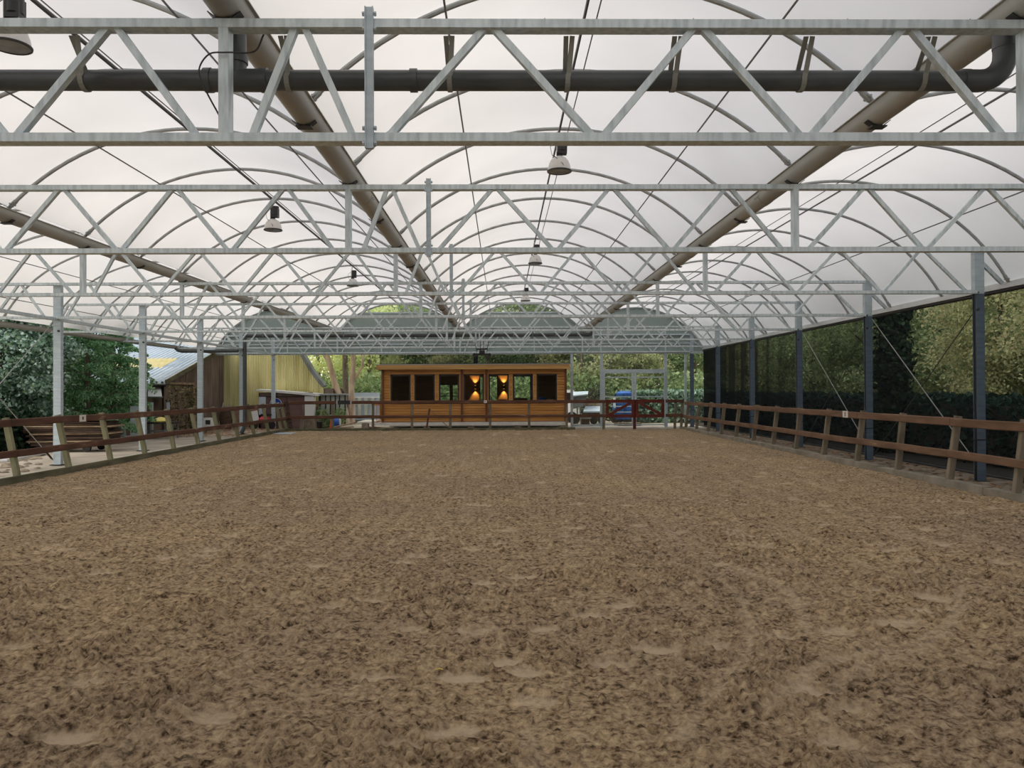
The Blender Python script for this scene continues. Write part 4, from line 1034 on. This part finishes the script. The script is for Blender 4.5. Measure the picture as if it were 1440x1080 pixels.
# plank stack on a cart
ps = thing('plank_stack', 'large stack of dark old planks on a low cart in the left yard', 'timber stack', (-13.9, 26, 0))
for k in range(11):
    z = .34+k*.062; w = random.uniform(-.12, .12)
    part('plank', MB().bar((-15.5+w, 25.7+random.uniform(-.1,.1), z), (-13.0+w+random.uniform(-.1,.25), 25.9+random.uniform(-.1,.1), z+random.uniform(-.01,.01)), 1.1, .05, bev=.01), M['plank' if k % 4 else 'plank_end'], ps)
part('cover_sheet', MB().bar((-15.4,25.75,1.04),(-12.9,25.85,1.045),1.25,.02), M['tarp'], ps)
part('bearer', MB().box(-15.4,-13,25.3,25.4,.2,.3).box(-15.4,-13,26.2,26.3,.2,.3), M['plank'], ps)
for x in (-15.1, -13.6):
    for y in (25.35, 26.25): part('wheel', MB().tube([(x,y-.04,.13),(x,y+.04,.13)], .13, 14), M['rubber'], ps)
# white pipe on the ground
a = on_ground(8, 651); b = on_ground(64, 639)
solid('plastic_pipe', MB().tube([(a.x-1.5,a.y-1,.07),(a.x,a.y,.07),(b.x,b.y,.07)], .06, 10), M['white'], 'white plastic pipe lying on the ground beyond the left fence', 'pipe')
# posts standing in the yard
def stake(px, y0_, y1_, w, mat, label, Y, name='yard_post'):
    b = at(px, y1_, Y); t = at(px, y0_, Y)
    solid(name, MB().box(b.x-w/2, b.x+w/2, Y-w/2, Y+w/2, 0, t.z), M[mat], label, 'post', 'posts standing in the left yard')
stake(174, 568, 600, .13, 'galv_post', 'short grey post right of the plank stack', 33)
stake(167.5, 571, 600, .2, 'greymetal', 'dark grey stake just right of the plank stack', 34)
stake(191, 571, 613, .30, 'galv_post', 'stout grey stub post before the second left column', 31, 'stub_post')
stake(213.5, 566, 611, .09, 'galv_post', 'thin grey post right of the second left column', 33)
stake(236.5, 566, 612, .10, 'galv_post', 'thin grey post beside the climbing plant', 33.5)
# red striped trestle
r = thing('trestle', 'red and white crossed barrier trestle in the left yard', 'barrier', (*on_ground(175, 607).xy, 0)); q = on_ground(175, 607); q.y = 34; q = at(176, 600, 34)
part('leg', MB().bar((q.x-.25,34,0),(q.x+.05,34,.85),.06,.05), M['red'], r); part('leg', MB().bar((q.x+.35,34,0),(q.x-.1,34,.85),.05,.05), M['red'], r)
part('bar', MB().bar((q.x-.2,33.95,.72),(q.x+.35,33.95,.76),.03,.10), M['red'], r)
# work table with yellow bag
tq = at(228, 605, 32.5)
r = thing('work_table', 'low dark metal trolley table before the shed', 'table', (tq.x, 32.5, 0))
part('top', MB().box(tq.x-.75,tq.x+.6,32.2,32.8,.62,.70), M['darkmetal'], r); part('shelf', MB().box(tq.x-.7,tq.x+.55,32.25,32.75,.30,.34), M['greymetal'], r)
for sx in (-.7, .55):
    for sy in (32.24, 32.76): part('leg', MB().box(tq.x+sx-.025,tq.x+sx+.025,sy-.025,sy+.025,0,.62), M['greymetal'], r)
solid('yellow_bag', MB().lathe((tq.x-.05,32.5,.70),[(.34,0),(.36,.04),(.22,.12),(.10,.19),(0,.2)],12), M['yellow'], 'bright yellow bag lying on the trolley table', 'bag')
# white crate/sign beside column three
q = at(295, 597, 36.5)
r = thing('crate', 'white crate on feet beside the third left column', 'crate', (q.x, 36.5, 0))
part('box', MB().box(q.x-.22,q.x+.2,36.3,36.6,.28,.72), M['white'], r); part('opening', MB().box(q.x-.12,q.x+.1,36.285,36.299,.42,.62), M['darkmetal'], r)
for sx in (-.18,.16): part('foot', MB().box(q.x+sx-.03,q.x+sx+.03,36.3,36.55,0,.28), M['plank_end'], r)
# barrel, bikes and clutter along the brick footing
q = at(318, 597, 40.5); solid('wooden_barrel', MB().lathe((q.x,40.5,0),[(0,0),(.25,0),(.31,.3),(.33,.5),(.31,.75),(.26,1.0),(0,1.0)],16), M['plank'], 'old wooden barrel against the brick footing', 'barrel')
q = at(308, 597, 40.3); r = thing('ladder', 'grey ladder leaning on the brick footing', 'ladder', (q.x, 40.3, 0))
for s in (0,.3): part('stile', MB().bar((q.x+s,40.2,0),(q.x+s-.35,41.9,1.35),.04,.06), M['tarp'], r)
for k in range(5): part('rung', MB().tube([(q.x-.06*k-.03,40.4+k*.3,.2+k*.235),(q.x-.06*k+.27,40.4+k*.3,.2+k*.235)],.018,6), M['tarp'], r)
q = at(369, 588, 39.9)
r = thing('scooter', 'small red and white scooter before the brown store', 'scooter', (q.x, 39.9, 0))
for dx in (-.45,.45): part('wheel', MB().tube([(q.x+dx,39.86,.22),(q.x+dx,39.94,.22)],.22,16), M['rubber'], r)
part('body', MB().lathe((q.x+.12,39.9,.35),[(0,0),(.30,.03),(.32,.18),(.18,.3),(0,.33)],12), M['red'], r); part('shield', MB().bar((q.x-.3,39.9,.35),(q.x-.42,39.9,.95),.3,.06,up=(0,1,0)), M['white'], r)
part('seat', MB().box(q.x-.05,q.x+.45,39.8,40.0,.70,.79), M['black'], r)
# flat slab in the leaf litter
q = on_ground(385, 610)
solid('sheet_board', MB().box(q.x-.9,q.x+.9,q.y-.5,q.y+.6,0,.03), M['lightblue'], 'pale flat board lying on the ground by the last left column', 'board')
# corner things
q = at(434, 600, 38.6); solid('concrete_block', MB().prism([(q.x-.42,0),(q.x-.34,.62),(q.x+.36,.62),(q.x+.42,0)],38.4,39.1), M['blockcon'], 'big weathered concrete block behind the far left corner of the fence', 'block')
q = at(433, 584, 38.7); solid('plank_bench', MB().box(q.x-.75,q.x+.85,38.45,38.8,.625,.70), M['redbrown_x'], 'board lying on top of the concrete block', 'board')
q = at(447.5, 600, 38.9); r = thing('bucket', 'black bucket with a lid beside the concrete block', 'bucket', (q.x, 38.9, 0))
part('body', MB().lathe((q.x,38.9,0),[(0,0),(.17,0),(.20,.38),(0,.38)],14), M['black'], r); part('lid', MB().lathe((q.x,38.9,.38),[(.21,0),(.21,.04),(.05,.09),(0,.09)],14), M['darkmetal'], r)
q = at(466, 600, 38.8); r = thing('traffic_cone', 'orange traffic cone left of the blue drum', 'cone', (q.x, 38.8, 0))
part('cone', MB().lathe((q.x,38.8,.03),[(.13,0),(.09,.2),(.03,.52),(.02,.54),(0,.54)],16), M['orange'], r); part('foot', MB().box(q.x-.18,q.x+.18,38.62,38.98,0,.03), M['orange'], r)
q = at(473.5, 591, 40.3); r = thing('drum', 'blue plastic drum lying before the forked tree', 'drum', (q.x, 40.3, 0))
part('barrel', MB().tube([(q.x-.22,40.3,.31),(q.x+.16,40.3,.31)],.27,16), M['blue'], r); part('cap', MB().tube([(q.x+.16,40.3,.31),(q.x+.2,40.3,.31)],.2,16), M['white'], r)
part('cradle', MB().box(q.x-.25,q.x+.2,40.1,40.5,0,.07), M['plank'], r)
for i, (px, py, Y, lab) in enumerate(((482,597,39.2,'pale timber offcut lying in front of the forked tree'),(478,601,38.9,'timber offcut lying beside the orange cone'))):
    q = at(px, py, Y); solid('timber_offcut', MB().bar((q.x-.45,Y,.06),(q.x+.5,Y+.3,.12),.14,.06), M['plank_end'], lab, 'timber')

# ------------------------------------------------------------------ behind the sliding door
DY = 44.0; dx_ = lambda px: at(px, 560, DY).x; dz_ = lambda py: at(850, py, DY).z
r = thing('tipping_skip', 'grey tipping skip with a pale blue lid beyond the gate posts', 'skip', (dx_(816), DY, 0))
part('hopper', MB().prism([(dx_(806),dz_(557)),(dx_(805),dz_(575)),(dx_(820),dz_(572)),(dx_(826),dz_(556))],DY,DY+.9), M['greymetal'], r)
part('lid', MB().poly([at(805,557,DY-.1),at(827,554,DY-.1),at(827,550,DY+1),at(806,551,DY+1)],[(0,1,2,3)]).bar(at(805,557,DY-.1), at(827,554.5,DY-.1),.04,.06), M['lightblue'], r)
for px in (811.5, 816): part('leg', MB().bar(at(px,573,DY+.3), Vector((dx_(px+1.5),DY+.3,0)), .07,.07), M['tarp'], r)
part('wheel', MB().tube([(dx_(808),DY-.05,.3),(dx_(808),DY+.1,.3)],.3,16), M['rubber'], r)
r = thing('trailer', 'low trailer with a pale blue tray left of the sliding door', 'trailer', (dx_(833), DY, 0))
part('tray', MB().poly([at(820,579,DY-.4),at(847,579,DY-.4),at(846,571,DY+.8),at(823,571,DY+.8)],[(0,1,2,3)]).bar(at(820,579.3,DY-.4),at(847,579.3,DY-.4),.05,.08), M['lightblue'], r)
part('side_board', MB().box(dx_(823),dx_(849),DY+.8,DY+.86,dz_(571),dz_(564)), M['plank_end'], r)
part('chassis', MB().box(dx_(831),dx_(847),DY-.3,DY+.6,dz_(588),dz_(580)), M['plank'], r)
for px in (834, 845): part('wheel', MB().tube([(dx_(px),DY-.35,.22),(dx_(px),DY-.2,.22)],.22,14), M['rubber'], r)
q = at(824, 586, 42.4); solid('sink_tub', MB().lathe((q.x,42.4,.35),[(0,0),(.28,.02),(.33,.16),(.34,.22),(.28,.2),(0,.1)],16), M['tarp'], 'round pale tub standing before the low trailer', 'tub')
q = at(823, 595, 42.4); solid('tub_stand', MB().box(q.x-.22,q.x+.22,42.2,42.6,0,.355), M['plank'], 'dark wooden stand under the pale tub', 'stand')
q = at(798, 590, 43); r = thing('white_van', 'white vehicle partly hidden behind the right end of the cabin', 'vehicle', (at(795,560,47).x, 47, 0))
xv = at(795,560,47).x
part('body', MB().prism([(xv-1.9,.35),(xv-1.9,1.9),(xv-1.3,2.0),(xv+.45,1.95),(xv+.62,1.3),(xv+.75,1.15),(xv+.78,.35)],46,47.7), M['white'], r)
part('windscreen', MB().box(xv-.9,xv+.3,45.98,45.998,1.35,1.8), M['frame'], r)
for dx in (-1.4,.3): part('wheel', MB().tube([(xv+dx,45.95,.33),(xv+dx,46.15,.33)],.33,18), M['rubber'], r)
# blue machine
r = thing('tractor', 'blue farm machine parked behind the red gate', 'machine', (dx_(878), DY, 0))
part('cab_frame', MB().box(dx_(864),dx_(890),DY,DY+.06,dz_(558),dz_(554)).box(dx_(864),dx_(866.5),DY,DY+.08,dz_(588),dz_(555)).box(dx_(888),dx_(890),DY,DY+.08,dz_(588),dz_(555)).box(dx_(876),dx_(877.5),DY,DY+.08,dz_(588),dz_(555)), M['bluemachine'], r)
part('panel', MB().box(dx_(866.5),dx_(888),DY+.08,DY+1.6,dz_(590),dz_(567)), M['bluemachine'], r)
part('bonnet', MB().lathe((dx_(881),DY+.8,dz_(556)),[(.5,0),(.5,.12),(.35,.22),(0,.26)],12), M['blue'], r)
part('white_rail', MB().box(dx_(862.5),dx_(865.5),DY-.05,DY,dz_(574),dz_(558)), M['white'], r)
part('cross_rail', MB().box(dx_(858),dx_(891),DY-.08,DY-.05,dz_(572),dz_(571)).box(dx_(866),dx_(889),DY-.08,DY-.05,dz_(580),dz_(579)), M['lightblue'], r)
for px in (868, 886): part('wheel', MB().tube([(dx_(px),DY+.1,.42),(dx_(px),DY+.45,.42)],.42,18), M['rubber'], r)
# brush heap
mb = MB()
for k in range(60):
    a = at(random.uniform(826,846), random.uniform(552,572), 46); d = Vector((random.uniform(-1,1), random.uniform(-.4,.4), random.uniform(-.7,.9))).normalized()*random.uniform(.3,1.1)
    mb.tube([a, a+d*.5+Vector((0,0,.05)), a+d], [.04,.03,.015], 5)
for k in range(40):
    a = Vector((at(random.uniform(822,850),570,46.3).x, 46.3, random.uniform(.1,1.2))); mb.tube([a, a+Vector((random.uniform(-.9,.9),random.uniform(-.5,.5),random.uniform(-.2,.5)))], .035, 5)
solid('brush_heap', mb, M['bark_dark'], 'heap of cut branches behind the grey skip', 'brush pile', kind='stuff')
for px, py, Y, lab in ((870,594,42.5,'pale stone slab heap low behind the red gate'),):
    mb = MB()
    for k in range(26):
        c_ = Vector((dx_(random.uniform(862,888)), random.uniform(41.5,43), 0)); s_ = random.uniform(.05,.16)
        mb.box(c_.x-s_*1.6, c_.x+s_*1.6, c_.y-s_, c_.y+s_, 0, s_)
    solid('rubble', mb, M['blockcon'], 'low strip of stone rubble behind the red gate', 'rubble', kind='stuff')

# ------------------------------------------------------------------ foliage
def leaf_mesh(name, centers, mat, size, aspect=1.5, droop=0.0):
    n = len(centers); c = np.asarray(centers)
    d = RNG.normal(size=(n, 3)); d[:, 2] -= droop; d /= np.linalg.norm(d, axis=1)[:, None]
    u = RNG.normal(size=(n, 3)); u -= (u*d).sum(1)[:, None]*d; u /= np.linalg.norm(u, axis=1)[:, None]
    s = size*RNG.uniform(.6, 1.3, size=(n, 1))
    v = np.stack([c-d*s*aspect*.5, c+u*s*.5, c+d*s*aspect*.5, c-u*s*.5], 1).reshape(-1, 3)
    me = bpy.data.meshes.new(name); me.vertices.add(4*n); me.vertices.foreach_set('co', v.reshape(-1).astype(np.float32))
    me.loops.add(4*n); me.loops.foreach_set('vertex_index', np.arange(4*n, dtype=np.int32))
    me.polygons.add(n); me.polygons.foreach_set('loop_start', np.arange(n, dtype=np.int32)*4)
    me.update(calc_edges=True); me.materials.append(mat)
    return me
def blobs(cx, cy, cz, rx, ry, rz, nb, per, spread):
    out = []
    for _ in range(nb):
        d = RNG.normal(size=3); d /= np.linalg.norm(d); r = RNG.uniform(.25, 1)**.5
        p = np.array([cx+d[0]*rx*r, cy+d[1]*ry*r, cz+d[2]*rz*r]); out.append(p+RNG.normal(size=(per, 3))*spread*np.array([1, 1, .55]))
    return np.concatenate(out)
def branch_tree(mb, base, top, r0, n=7, spread=1.8):
    """trunk with side branches"""
    B, Tp = Vector(base), Vector(top); pts = []
    for i in range(7):
        t = i/6; pts.append(B.lerp(Tp, t)+Vector((math.sin(t*5+base[0])*.10, math.cos(t*4)*.08, 0))*t*2)
    mb.tube(pts, [r0*(1-.75*i/6) for i in range(7)], 9)
    for k in range(n):
        t = .35+.6*k/n; p = B.lerp(Tp, t); a = k*2.4+base[0]; L = spread*(1.2-t*.6)
        q = p+Vector((math.cos(a)*L*.6, math.sin(a)*L*.6, L*.35)); e_ = p+Vector((math.cos(a+.2)*L*1.2, math.sin(a+.2)*L*1.2, L*.55))
        mb.tube([p, q, e_], [r0*.35*(1-t*.6), r0*.2*(1-t*.5), .015], 6)
def make_tree(label, loc, h, crown, leafmat, nb=56, per=190, size=.14, r0=.2, bark='bark', group='trees of the wood around the hall', name='broadleaf_tree', low=.25, cat='tree', spread=.45):
    t = thing(name, label, cat, loc, group)
    mb = MB(); branch_tree(mb, loc, (loc[0]+.2, loc[1], h*.92), r0); part('trunk', mb, M[bark], t)
    cz = h*(low+1)/2; pts = blobs(0, 0, cz, crown, crown, h*(1-low)/2, nb, per, spread)
    me = leaf_mesh('foliage', pts, M[leafmat], size); o = bpy.data.objects.new('foliage', me); COL.objects.link(o); o.parent = t
    return t
WOODS = 'trees of the wood beyond the far gable'
RIGHTW = 'trees behind the netting on the right'
protos = {
 'green': make_tree('tall green broadleaf tree in the wood beyond the far gable', (-4.5, 56, 0), 10.5, 2.9, 'leaf_green', group=WOODS, low=.12),
 'yellow': make_tree('yellowing broadleaf tree in the wood beyond the far gable', (5.2, 52, 0), 8.5, 2.6, 'leaf_yellow', group=WOODS, low=.10, nb=50),
 'olive': make_tree('tall slender tree with thin green leaves beyond the far gable', (9.5, 57, 0), 12, 2.6, 'leaf_green', nb=44, per=150, group=WOODS, low=.2, r0=.24),
}
spots = [('green',-9.5,58,1.0),('yellow',-6.5,62,1.25),('olive',-1.5,60,1.05),('green',1.5,57,1.1),('yellow',.5,66,1.3),('olive',3.2,61,1.1),('green',7.2,60,1.15),('yellow',9.0,51.5,.8),
         ('green',11.5,55,1.1),('yellow',12.2,62,1.2),('olive',14.5,58,1.1),('olive',-3.2,66,1.2),('green',4.2,70,1.4),('yellow',16.5,66,1.3),('green',-13,66,1.4),('green',-1.0,52.5,.85),
         ('olive',6.4,54,.95),('green',19,60,1.3),('yellow',-2.6,53.5,.9)]
names = {k: protos[k]['label'] for k in protos}
for i, (k, x, y, s) in enumerate(spots):
    again(protos[k], (x, y, 0), names[k], WOODS, rz=i*1.3, scale=(s, s, s))
near_p = {'green': make_tree('green broadleaf tree seen through the netting on the right', (17.5, 17, 0), 9.5, 2.9, 'leaf_green', group=RIGHTW, low=.10, nb=75, per=330, size=.10, spread=.5),
 'yellow': make_tree('yellowing tree seen through the netting on the right', (15.8, 12.5, 0), 8.5, 2.6, 'leaf_yellow', group=RIGHTW, low=.16, nb=70, per=300, size=.10, spread=.5)}
near_p['olive'] = near_p['green']
rl = {'green': near_p['green']['label'], 'yellow': near_p['yellow']['label'], 'olive': near_p['green']['label']}
for i, (k, x, y, s) in enumerate([('yellow',16.0,20.5,.85),('olive',19.5,24,1.0),('green',20.5,29,1.05),('yellow',16.8,26,.8),('green',17.0,35,1.0),('olive',17,42,1.0),
                                  ('green',22,14,1.0),('yellow',24,20,1.3),('green',26,27,1.3),('olive',23,36,1.2),('yellow',21,42,1.2),('green',21,9,1.1),('yellow',15.5,47,.9),('olive',15.5,16.5,.8)]):
    again(near_p[k], (x, y, 0), rl[k], RIGHTW, rz=i*2.1+.4, scale=(s, s, s))
# the trunk wrapped in ivy behind the netting
q = at(1256, 560, 23.5)
r = thing('ivy_clad_trunk', 'dark tree trunk wrapped in ivy behind the netting on the right', 'tree', (q.x, 23.5, 0))
part('trunk', MB().tube([(q.x,23.5,0),(q.x+.05,23.5,3),(q.x-.05,23.5,7)],[.3,.26,.2],10), M['bark_dark'], r)
z_ = RNG.uniform(0, 7, 5200); a_ = RNG.uniform(0, 6.283, 5200); rr = .30+.14*np.abs(RNG.normal(size=5200))+.06*np.sin(z_*3)
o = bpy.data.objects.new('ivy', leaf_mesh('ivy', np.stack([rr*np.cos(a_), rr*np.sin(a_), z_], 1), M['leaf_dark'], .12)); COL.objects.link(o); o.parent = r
# hedge right
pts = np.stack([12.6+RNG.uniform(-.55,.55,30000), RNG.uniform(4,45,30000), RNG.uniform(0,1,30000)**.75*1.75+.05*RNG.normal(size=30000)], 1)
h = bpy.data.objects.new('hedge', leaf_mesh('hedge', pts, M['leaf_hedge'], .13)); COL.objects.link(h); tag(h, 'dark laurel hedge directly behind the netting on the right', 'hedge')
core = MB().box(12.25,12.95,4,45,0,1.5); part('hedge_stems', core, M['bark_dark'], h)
pts = np.stack([RNG.uniform(7.2,13,12000), 46+RNG.uniform(-.7,.7,12000), RNG.uniform(0,1,12000)**.8*1.9], 1)
h = bpy.data.objects.new('hedge', leaf_mesh('hedge', pts, M['leaf_blue'], .16)); COL.objects.link(h); tag(h, 'blue green laurel hedge behind the red gates', 'hedge')
# undergrowth screen
for (xa, xb, ya, yb, hh, mt, lab) in ((-12, 20, 49, 52, 2.4, 'leaf_green', 'low green undergrowth along the wood beyond the far gable'), (19, 27, 6, 50, 4.6, 'leaf_yellow', 'pale undergrowth deep behind the right hedge')):
    n = 30000; zz_ = RNG.uniform(0, 1, n)**.9*hh*(1+.35*np.sin(RNG.uniform(0, 6, n)))
    pts = np.stack([RNG.uniform(xa, xb, n), RNG.uniform(ya, yb, n), zz_], 1)
    h = bpy.data.objects.new('undergrowth', leaf_mesh('undergrowth', pts, M[mt], .2)); COL.objects.link(h); tag(h, lab, 'shrubs', kind='stuff')

n = 42000
pts = np.concatenate([np.stack([RNG.uniform(-45, 48, n), RNG.uniform(78, 84, n), RNG.uniform(0, 11, n)], 1), np.stack([RNG.uniform(34, 40, n//2), RNG.uniform(5, 80, n//2), RNG.uniform(0, 11, n//2)], 1),
    np.stack([RNG.uniform(-44, -36, n//2), RNG.uniform(5, 80, n//2), RNG.uniform(0, 11, n//2)], 1)])
pts = pts[~((pts[:, 0] > -28) & (pts[:, 0] < 3) & (pts[:, 1] > 70) & (pts[:, 2] > 3.2))]
h = bpy.data.objects.new('tree_line', leaf_mesh('tree_line', pts, M['leaf_green'], .38)); COL.objects.link(h); tag(h, 'distant closed line of trees around the whole place', 'trees', kind='stuff')
# forked tree and its neighbours at the far left corner
TY = 45.0
fk = thing('forked_tree', 'pale barked tree with a leaning fork left of the cabin', 'tree', (*at(487,590,TY).xy, 0))
P = lambda px, py, dy=0: at(px, py, TY+dy)
mb = MB().tube([Vector((P(487,590).x,TY,-.05)), P(484,578), P(478,560), P(471,540), P(466,520), P(462,505), P(457,492), P(450,470), P(440,440)], [.27,.25,.21,.19,.165,.14,.12,.10,.07], 10)
mb.tube([P(471,540), P(466,522), P(460,506), P(452,494), P(446,480)], [.14,.12,.1,.09,.06], 8)
part('leaning_trunk', mb, M['bark_light'], fk)
mb = MB().tube([Vector((P(494,590).x,TY+.2,-.05)), P(495,575,.2), P(494,550,.2), P(495,535,.2), P(497,515,.2), P(496,490,.2), P(498,450,.2)], [.22,.20,.17,.17,.16,.14,.10], 10)
mb.tube([P(495,538,.2), P(502,528,.2), P(509,515,.2), P(512,495,.2), P(514,470,.2)], [.09,.08,.075,.07,.05], 8)
part('upright_trunk', mb, M['bark_light'], fk)
pts = blobs(0, 0, 6.0, 3.8, 2.5, 3.4, 70, 110, .4); o = bpy.data.objects.new('foliage', leaf_mesh('foliage', pts[(pts[:, 2] > 4.1) | (pts[:, 1] > .9)], M['leaf_bright'], .13)); COL.objects.link(o); o.parent = fk
r = thing('straight_tree', 'straight grey trunked tree rising behind the forked tree', 'tree', (*at(485,580,47).xy, 0))
mb = MB(); c_ = at(485.5, 560, 47).x; mb.tube([(c_,47,-.05),(c_,47,3),(c_-.05,47,9)], [.20,.18,.12], 10); part('trunk', mb, M['bark'], r)
pts = blobs(0, 0, 7.5, 2.6, 2.4, 2.8, 50, 100, .4); o = bpy.data.objects.new('foliage', leaf_mesh('foliage', pts[pts[:, 2] > 4.0], M['leaf_bright'], .14)); COL.objects.link(o); o.parent = r
lb = make_tree('bright green tree behind the pale panels at the far left corner', (at(445,560,52).x, 52, 0), 8, 2.6, 'leaf_bright', group='bright trees at the far left corner', low=.12, nb=46, per=130, size=.14)
again(lb, (at(520,560,54).x, 54, 0), 'bright green tree directly left of the cabin', 'bright trees at the far left corner', rz=2, scale=1.1)
again(lb, (at(500,560,62).x, 62, 0), 'tall bright green tree deep behind the forked tree', 'bright trees at the far left corner', rz=4, scale=1.6)
again(lb, (at(560,560,60).x, 60, 0), 'bright green tree behind the left half of the cabin', 'bright trees at the far left corner', rz=1, scale=1.3)
# low shrub behind the fence corner
q = at(455, 590, 41.0)
r = thing('shrub', 'green shrub behind the concrete block at the fence corner', 'shrub', (q.x, 41, 0))
part('stem', MB().tube([(q.x,41,0),(q.x+.1,41,.7)],[.05,.02],6), M['bark'], r)
o = bpy.data.objects.new('foliage', leaf_mesh('foliage', blobs(.2,0,.55,.95,.5,.5,26,60,.15), M['leaf_green'], .10)); COL.objects.link(o); o.parent = r

# left trees: blue-green broadleaf and feathery conifers
t = thing('blue_green_tree', 'tall blue green leafy tree at the left edge beyond the fence', 'tree', (-17.6, 27.2, 0))
mb = MB(); branch_tree(mb, (-17.6,27.2,0), (-17.5,27.2,8), .22, 10, 2.2); part('trunk', mb, M['bark_dark'], t)
o = bpy.data.objects.new('foliage', leaf_mesh('foliage', (lambda P: P[~((P[:, 0] > 2.2) & (P[:, 2] > 3.5))])(np.concatenate([blobs(0,0,3.6,2.6,2.2,3.0,160,330,.26), blobs(-.2,-.5,1.0,2.4,1.6,1.0,60,160,.3)])), M['leaf_blue'], .092)); COL.objects.link(o); o.parent = t
def keep_out(P, loc):
    X_ = P[:, 0]+loc[0]; Z_ = P[:, 2]
    return P[~((X_ > -15.35) & (Z_ > 3.55))]
def conifer(loc, h, R, label, mat='leaf_conifer', seed=0):
    t = thing('conifer', label, 'tree', loc, 'feathery conifers beyond the left fence')
    part('trunk', MB().tube([(loc[0],loc[1],-.05),(loc[0],loc[1],h*.6),(loc[0],loc[1],h)],[.14,.09,.02],8), M['bark'], t)
    P_ = []; nb = 50; bm_ = MB()
    for k in range(nb):
        tt = (k+.5)/nb; z = .5+tt*(h-.5); L = R*(1-tt)**.55*random.uniform(.45,1.3); a = k*2.399+seed
        m_ = 420; u = RNG.uniform(0.1,1,m_); side = np.sign(RNG.normal(size=m_)); w_ = RNG.uniform(0,1,m_)*.42*L*(1-u*.75)
        lat = side*w_; u2 = u+w_*.35/L
        x = math.cos(a)*u2*L - math.sin(a)*lat; y = math.sin(a)*u2*L + math.cos(a)*lat
        zz_ = z+.30*L*np.sin(u*2.0)-.28*L*u2*u2-.10*w_-.10*np.abs(RNG.normal(size=m_))
        P_.append(np.stack([x,y,zz_],1))
        if z+.2 < 3.4 or loc[0]+L < -15.4: bm_.tube([(loc[0],loc[1],z),(loc[0]+math.cos(a)*L*.45,loc[1]+math.sin(a)*L*.45,z+.20*L),(loc[0]+math.cos(a)*L*.9,loc[1]+math.sin(a)*L*.9,z+.05*L)],[.03,.02,.006],4)
    part('branches', bm_, M['bark'], t)
    P_ = keep_out(np.concatenate(P_), loc)
    o = bpy.data.objects.new('foliage', leaf_mesh('foliage', P_, M[mat], .062, 2.6, .5)); COL.objects.link(o); o.parent = t
    return t
conifer((-16.2, 30.2, 0), 6.5, 2.7, 'feathery green conifer right of the nearest left column')
conifer((-18.4, 32.5, 0), 7.2, 2.6, 'feathery conifer behind the others beyond the plank stack', seed=1.1)
conifer((-16.3, 32.4, 0), 6.0, 1.7, 'smaller feathery conifer beside the corrugated roof', seed=2.2)
conifer((-20.8, 30.0, 0), 7.0, 3.0, 'wide feathery conifer behind the blue green tree', seed=3.0)
bl = make_tree('dark tree filling the gap at the far left beyond the yard', (-24, 30, 0), 9, 3.2, 'leaf_green', group='background trees left of the yard', low=.05, nb=60)
again(bl, (-26, 38, 0), 'dark tree behind the corrugated shed roof', 'background trees left of the yard', rz=2, scale=1.1)
again(bl, (-21, 18.5, 0), 'dark leafy tree just outside the left frame edge', 'background trees left of the yard', rz=1, scale=.9)
pts = np.stack([RNG.uniform(-20.5,-14.8,20000), 24.6+RNG.uniform(-2.6,1.6,20000), RNG.uniform(0,1,20000)*1.3+.2*RNG.normal(size=20000)], 1)
pts = pts[(pts[:, 0] < -15.6+.0*pts[:, 1]) | (pts[:, 1] > 26.6)]
h = bpy.data.objects.new('undergrowth', leaf_mesh('undergrowth', pts, M['leaf_dark'], .13)); COL.objects.link(h); tag(h, 'dark ivy undergrowth at the foot of the left trees', 'shrubs', kind='stuff')
# climbing plant in front of the shed
q = at(256, 590, 34.2)
r = thing('climbing_plant', 'climbing plant with dead brown leaves on the shed corner', 'plant', (q.x, 34.2, 0))
mb = MB()
for k in range(6): mb.tube([(q.x-.5+.2*k,34.2,0),(q.x-.45+.2*k+random.uniform(-.1,.1),34.3,1.1),(q.x-.4+.2*k,34.2,2.1)],.012,5)
part('stems', mb, M['bark'], r)
o = bpy.data.objects.new('foliage', leaf_mesh('foliage', np.stack([RNG.uniform(-.65,.75,800), RNG.uniform(-.15,.2,800), RNG.uniform(.1,2.2,800)],1), M['leaf_vine'], .085)); COL.objects.link(o); o.parent = r
# leaf litter
def litter(xa, xb, ya, yb, n, lab):
    pts = np.stack([RNG.uniform(xa,xb,n), RNG.uniform(ya,yb,n), np.full(n,.02)], 1)
    d = RNG.uniform(0, 6.28, n); s = RNG.uniform(.03,.08,n); mb = MB()
    for (x,y,z), a, q_ in zip(pts, d, s):
        c1, s1 = math.cos(a)*q_, math.sin(a)*q_
        mb.poly([(x-c1,y-s1,z),(x+s1*.6,y-c1*.6,z+q_*.3),(x+c1,y+s1,z+.01),(x-s1*.6,y+c1*.6,z+q_*.2)], [(0,1,2,3)])
    solid('leaf_litter', mb, M['litter'], lab, 'leaves', kind='stuff')
litter(-16, -10.9, 33, 42, 2600, 'brown fallen leaves scattered over the far left yard')
litter(9.1, 10.5, 10, 37, 1200, 'fallen leaves on the strip between right kerb and netting')
a = on_ground(612, 941.5, .03); b = on_ground(623, 941.5, .035)
solid('straw', MB().tube([a, (a+b)/2+Vector((0,0,.008)), b], .0035, 5), M['yellow'], 'single yellow straw lying on the sand near the camera', 'straw')
# soil heaps in the left foreground of the yard
mb = MB()
for k in range(70):
    c_ = on_ground(random.uniform(-60, 60), random.uniform(638, 668)); 
    if c_.x > -11.9: continue
    s_ = random.uniform(.03,.11); mb.lathe((c_.x,c_.y,0),[(s_*1.5,0),(s_*1.1,s_*.35),(s_*.4,s_*.55),(0,s_*.6)],7)
solid('soil_clods', mb, M['strip'], 'dark soil clods on the ground left of the nearest left column', 'soil', kind='stuff')
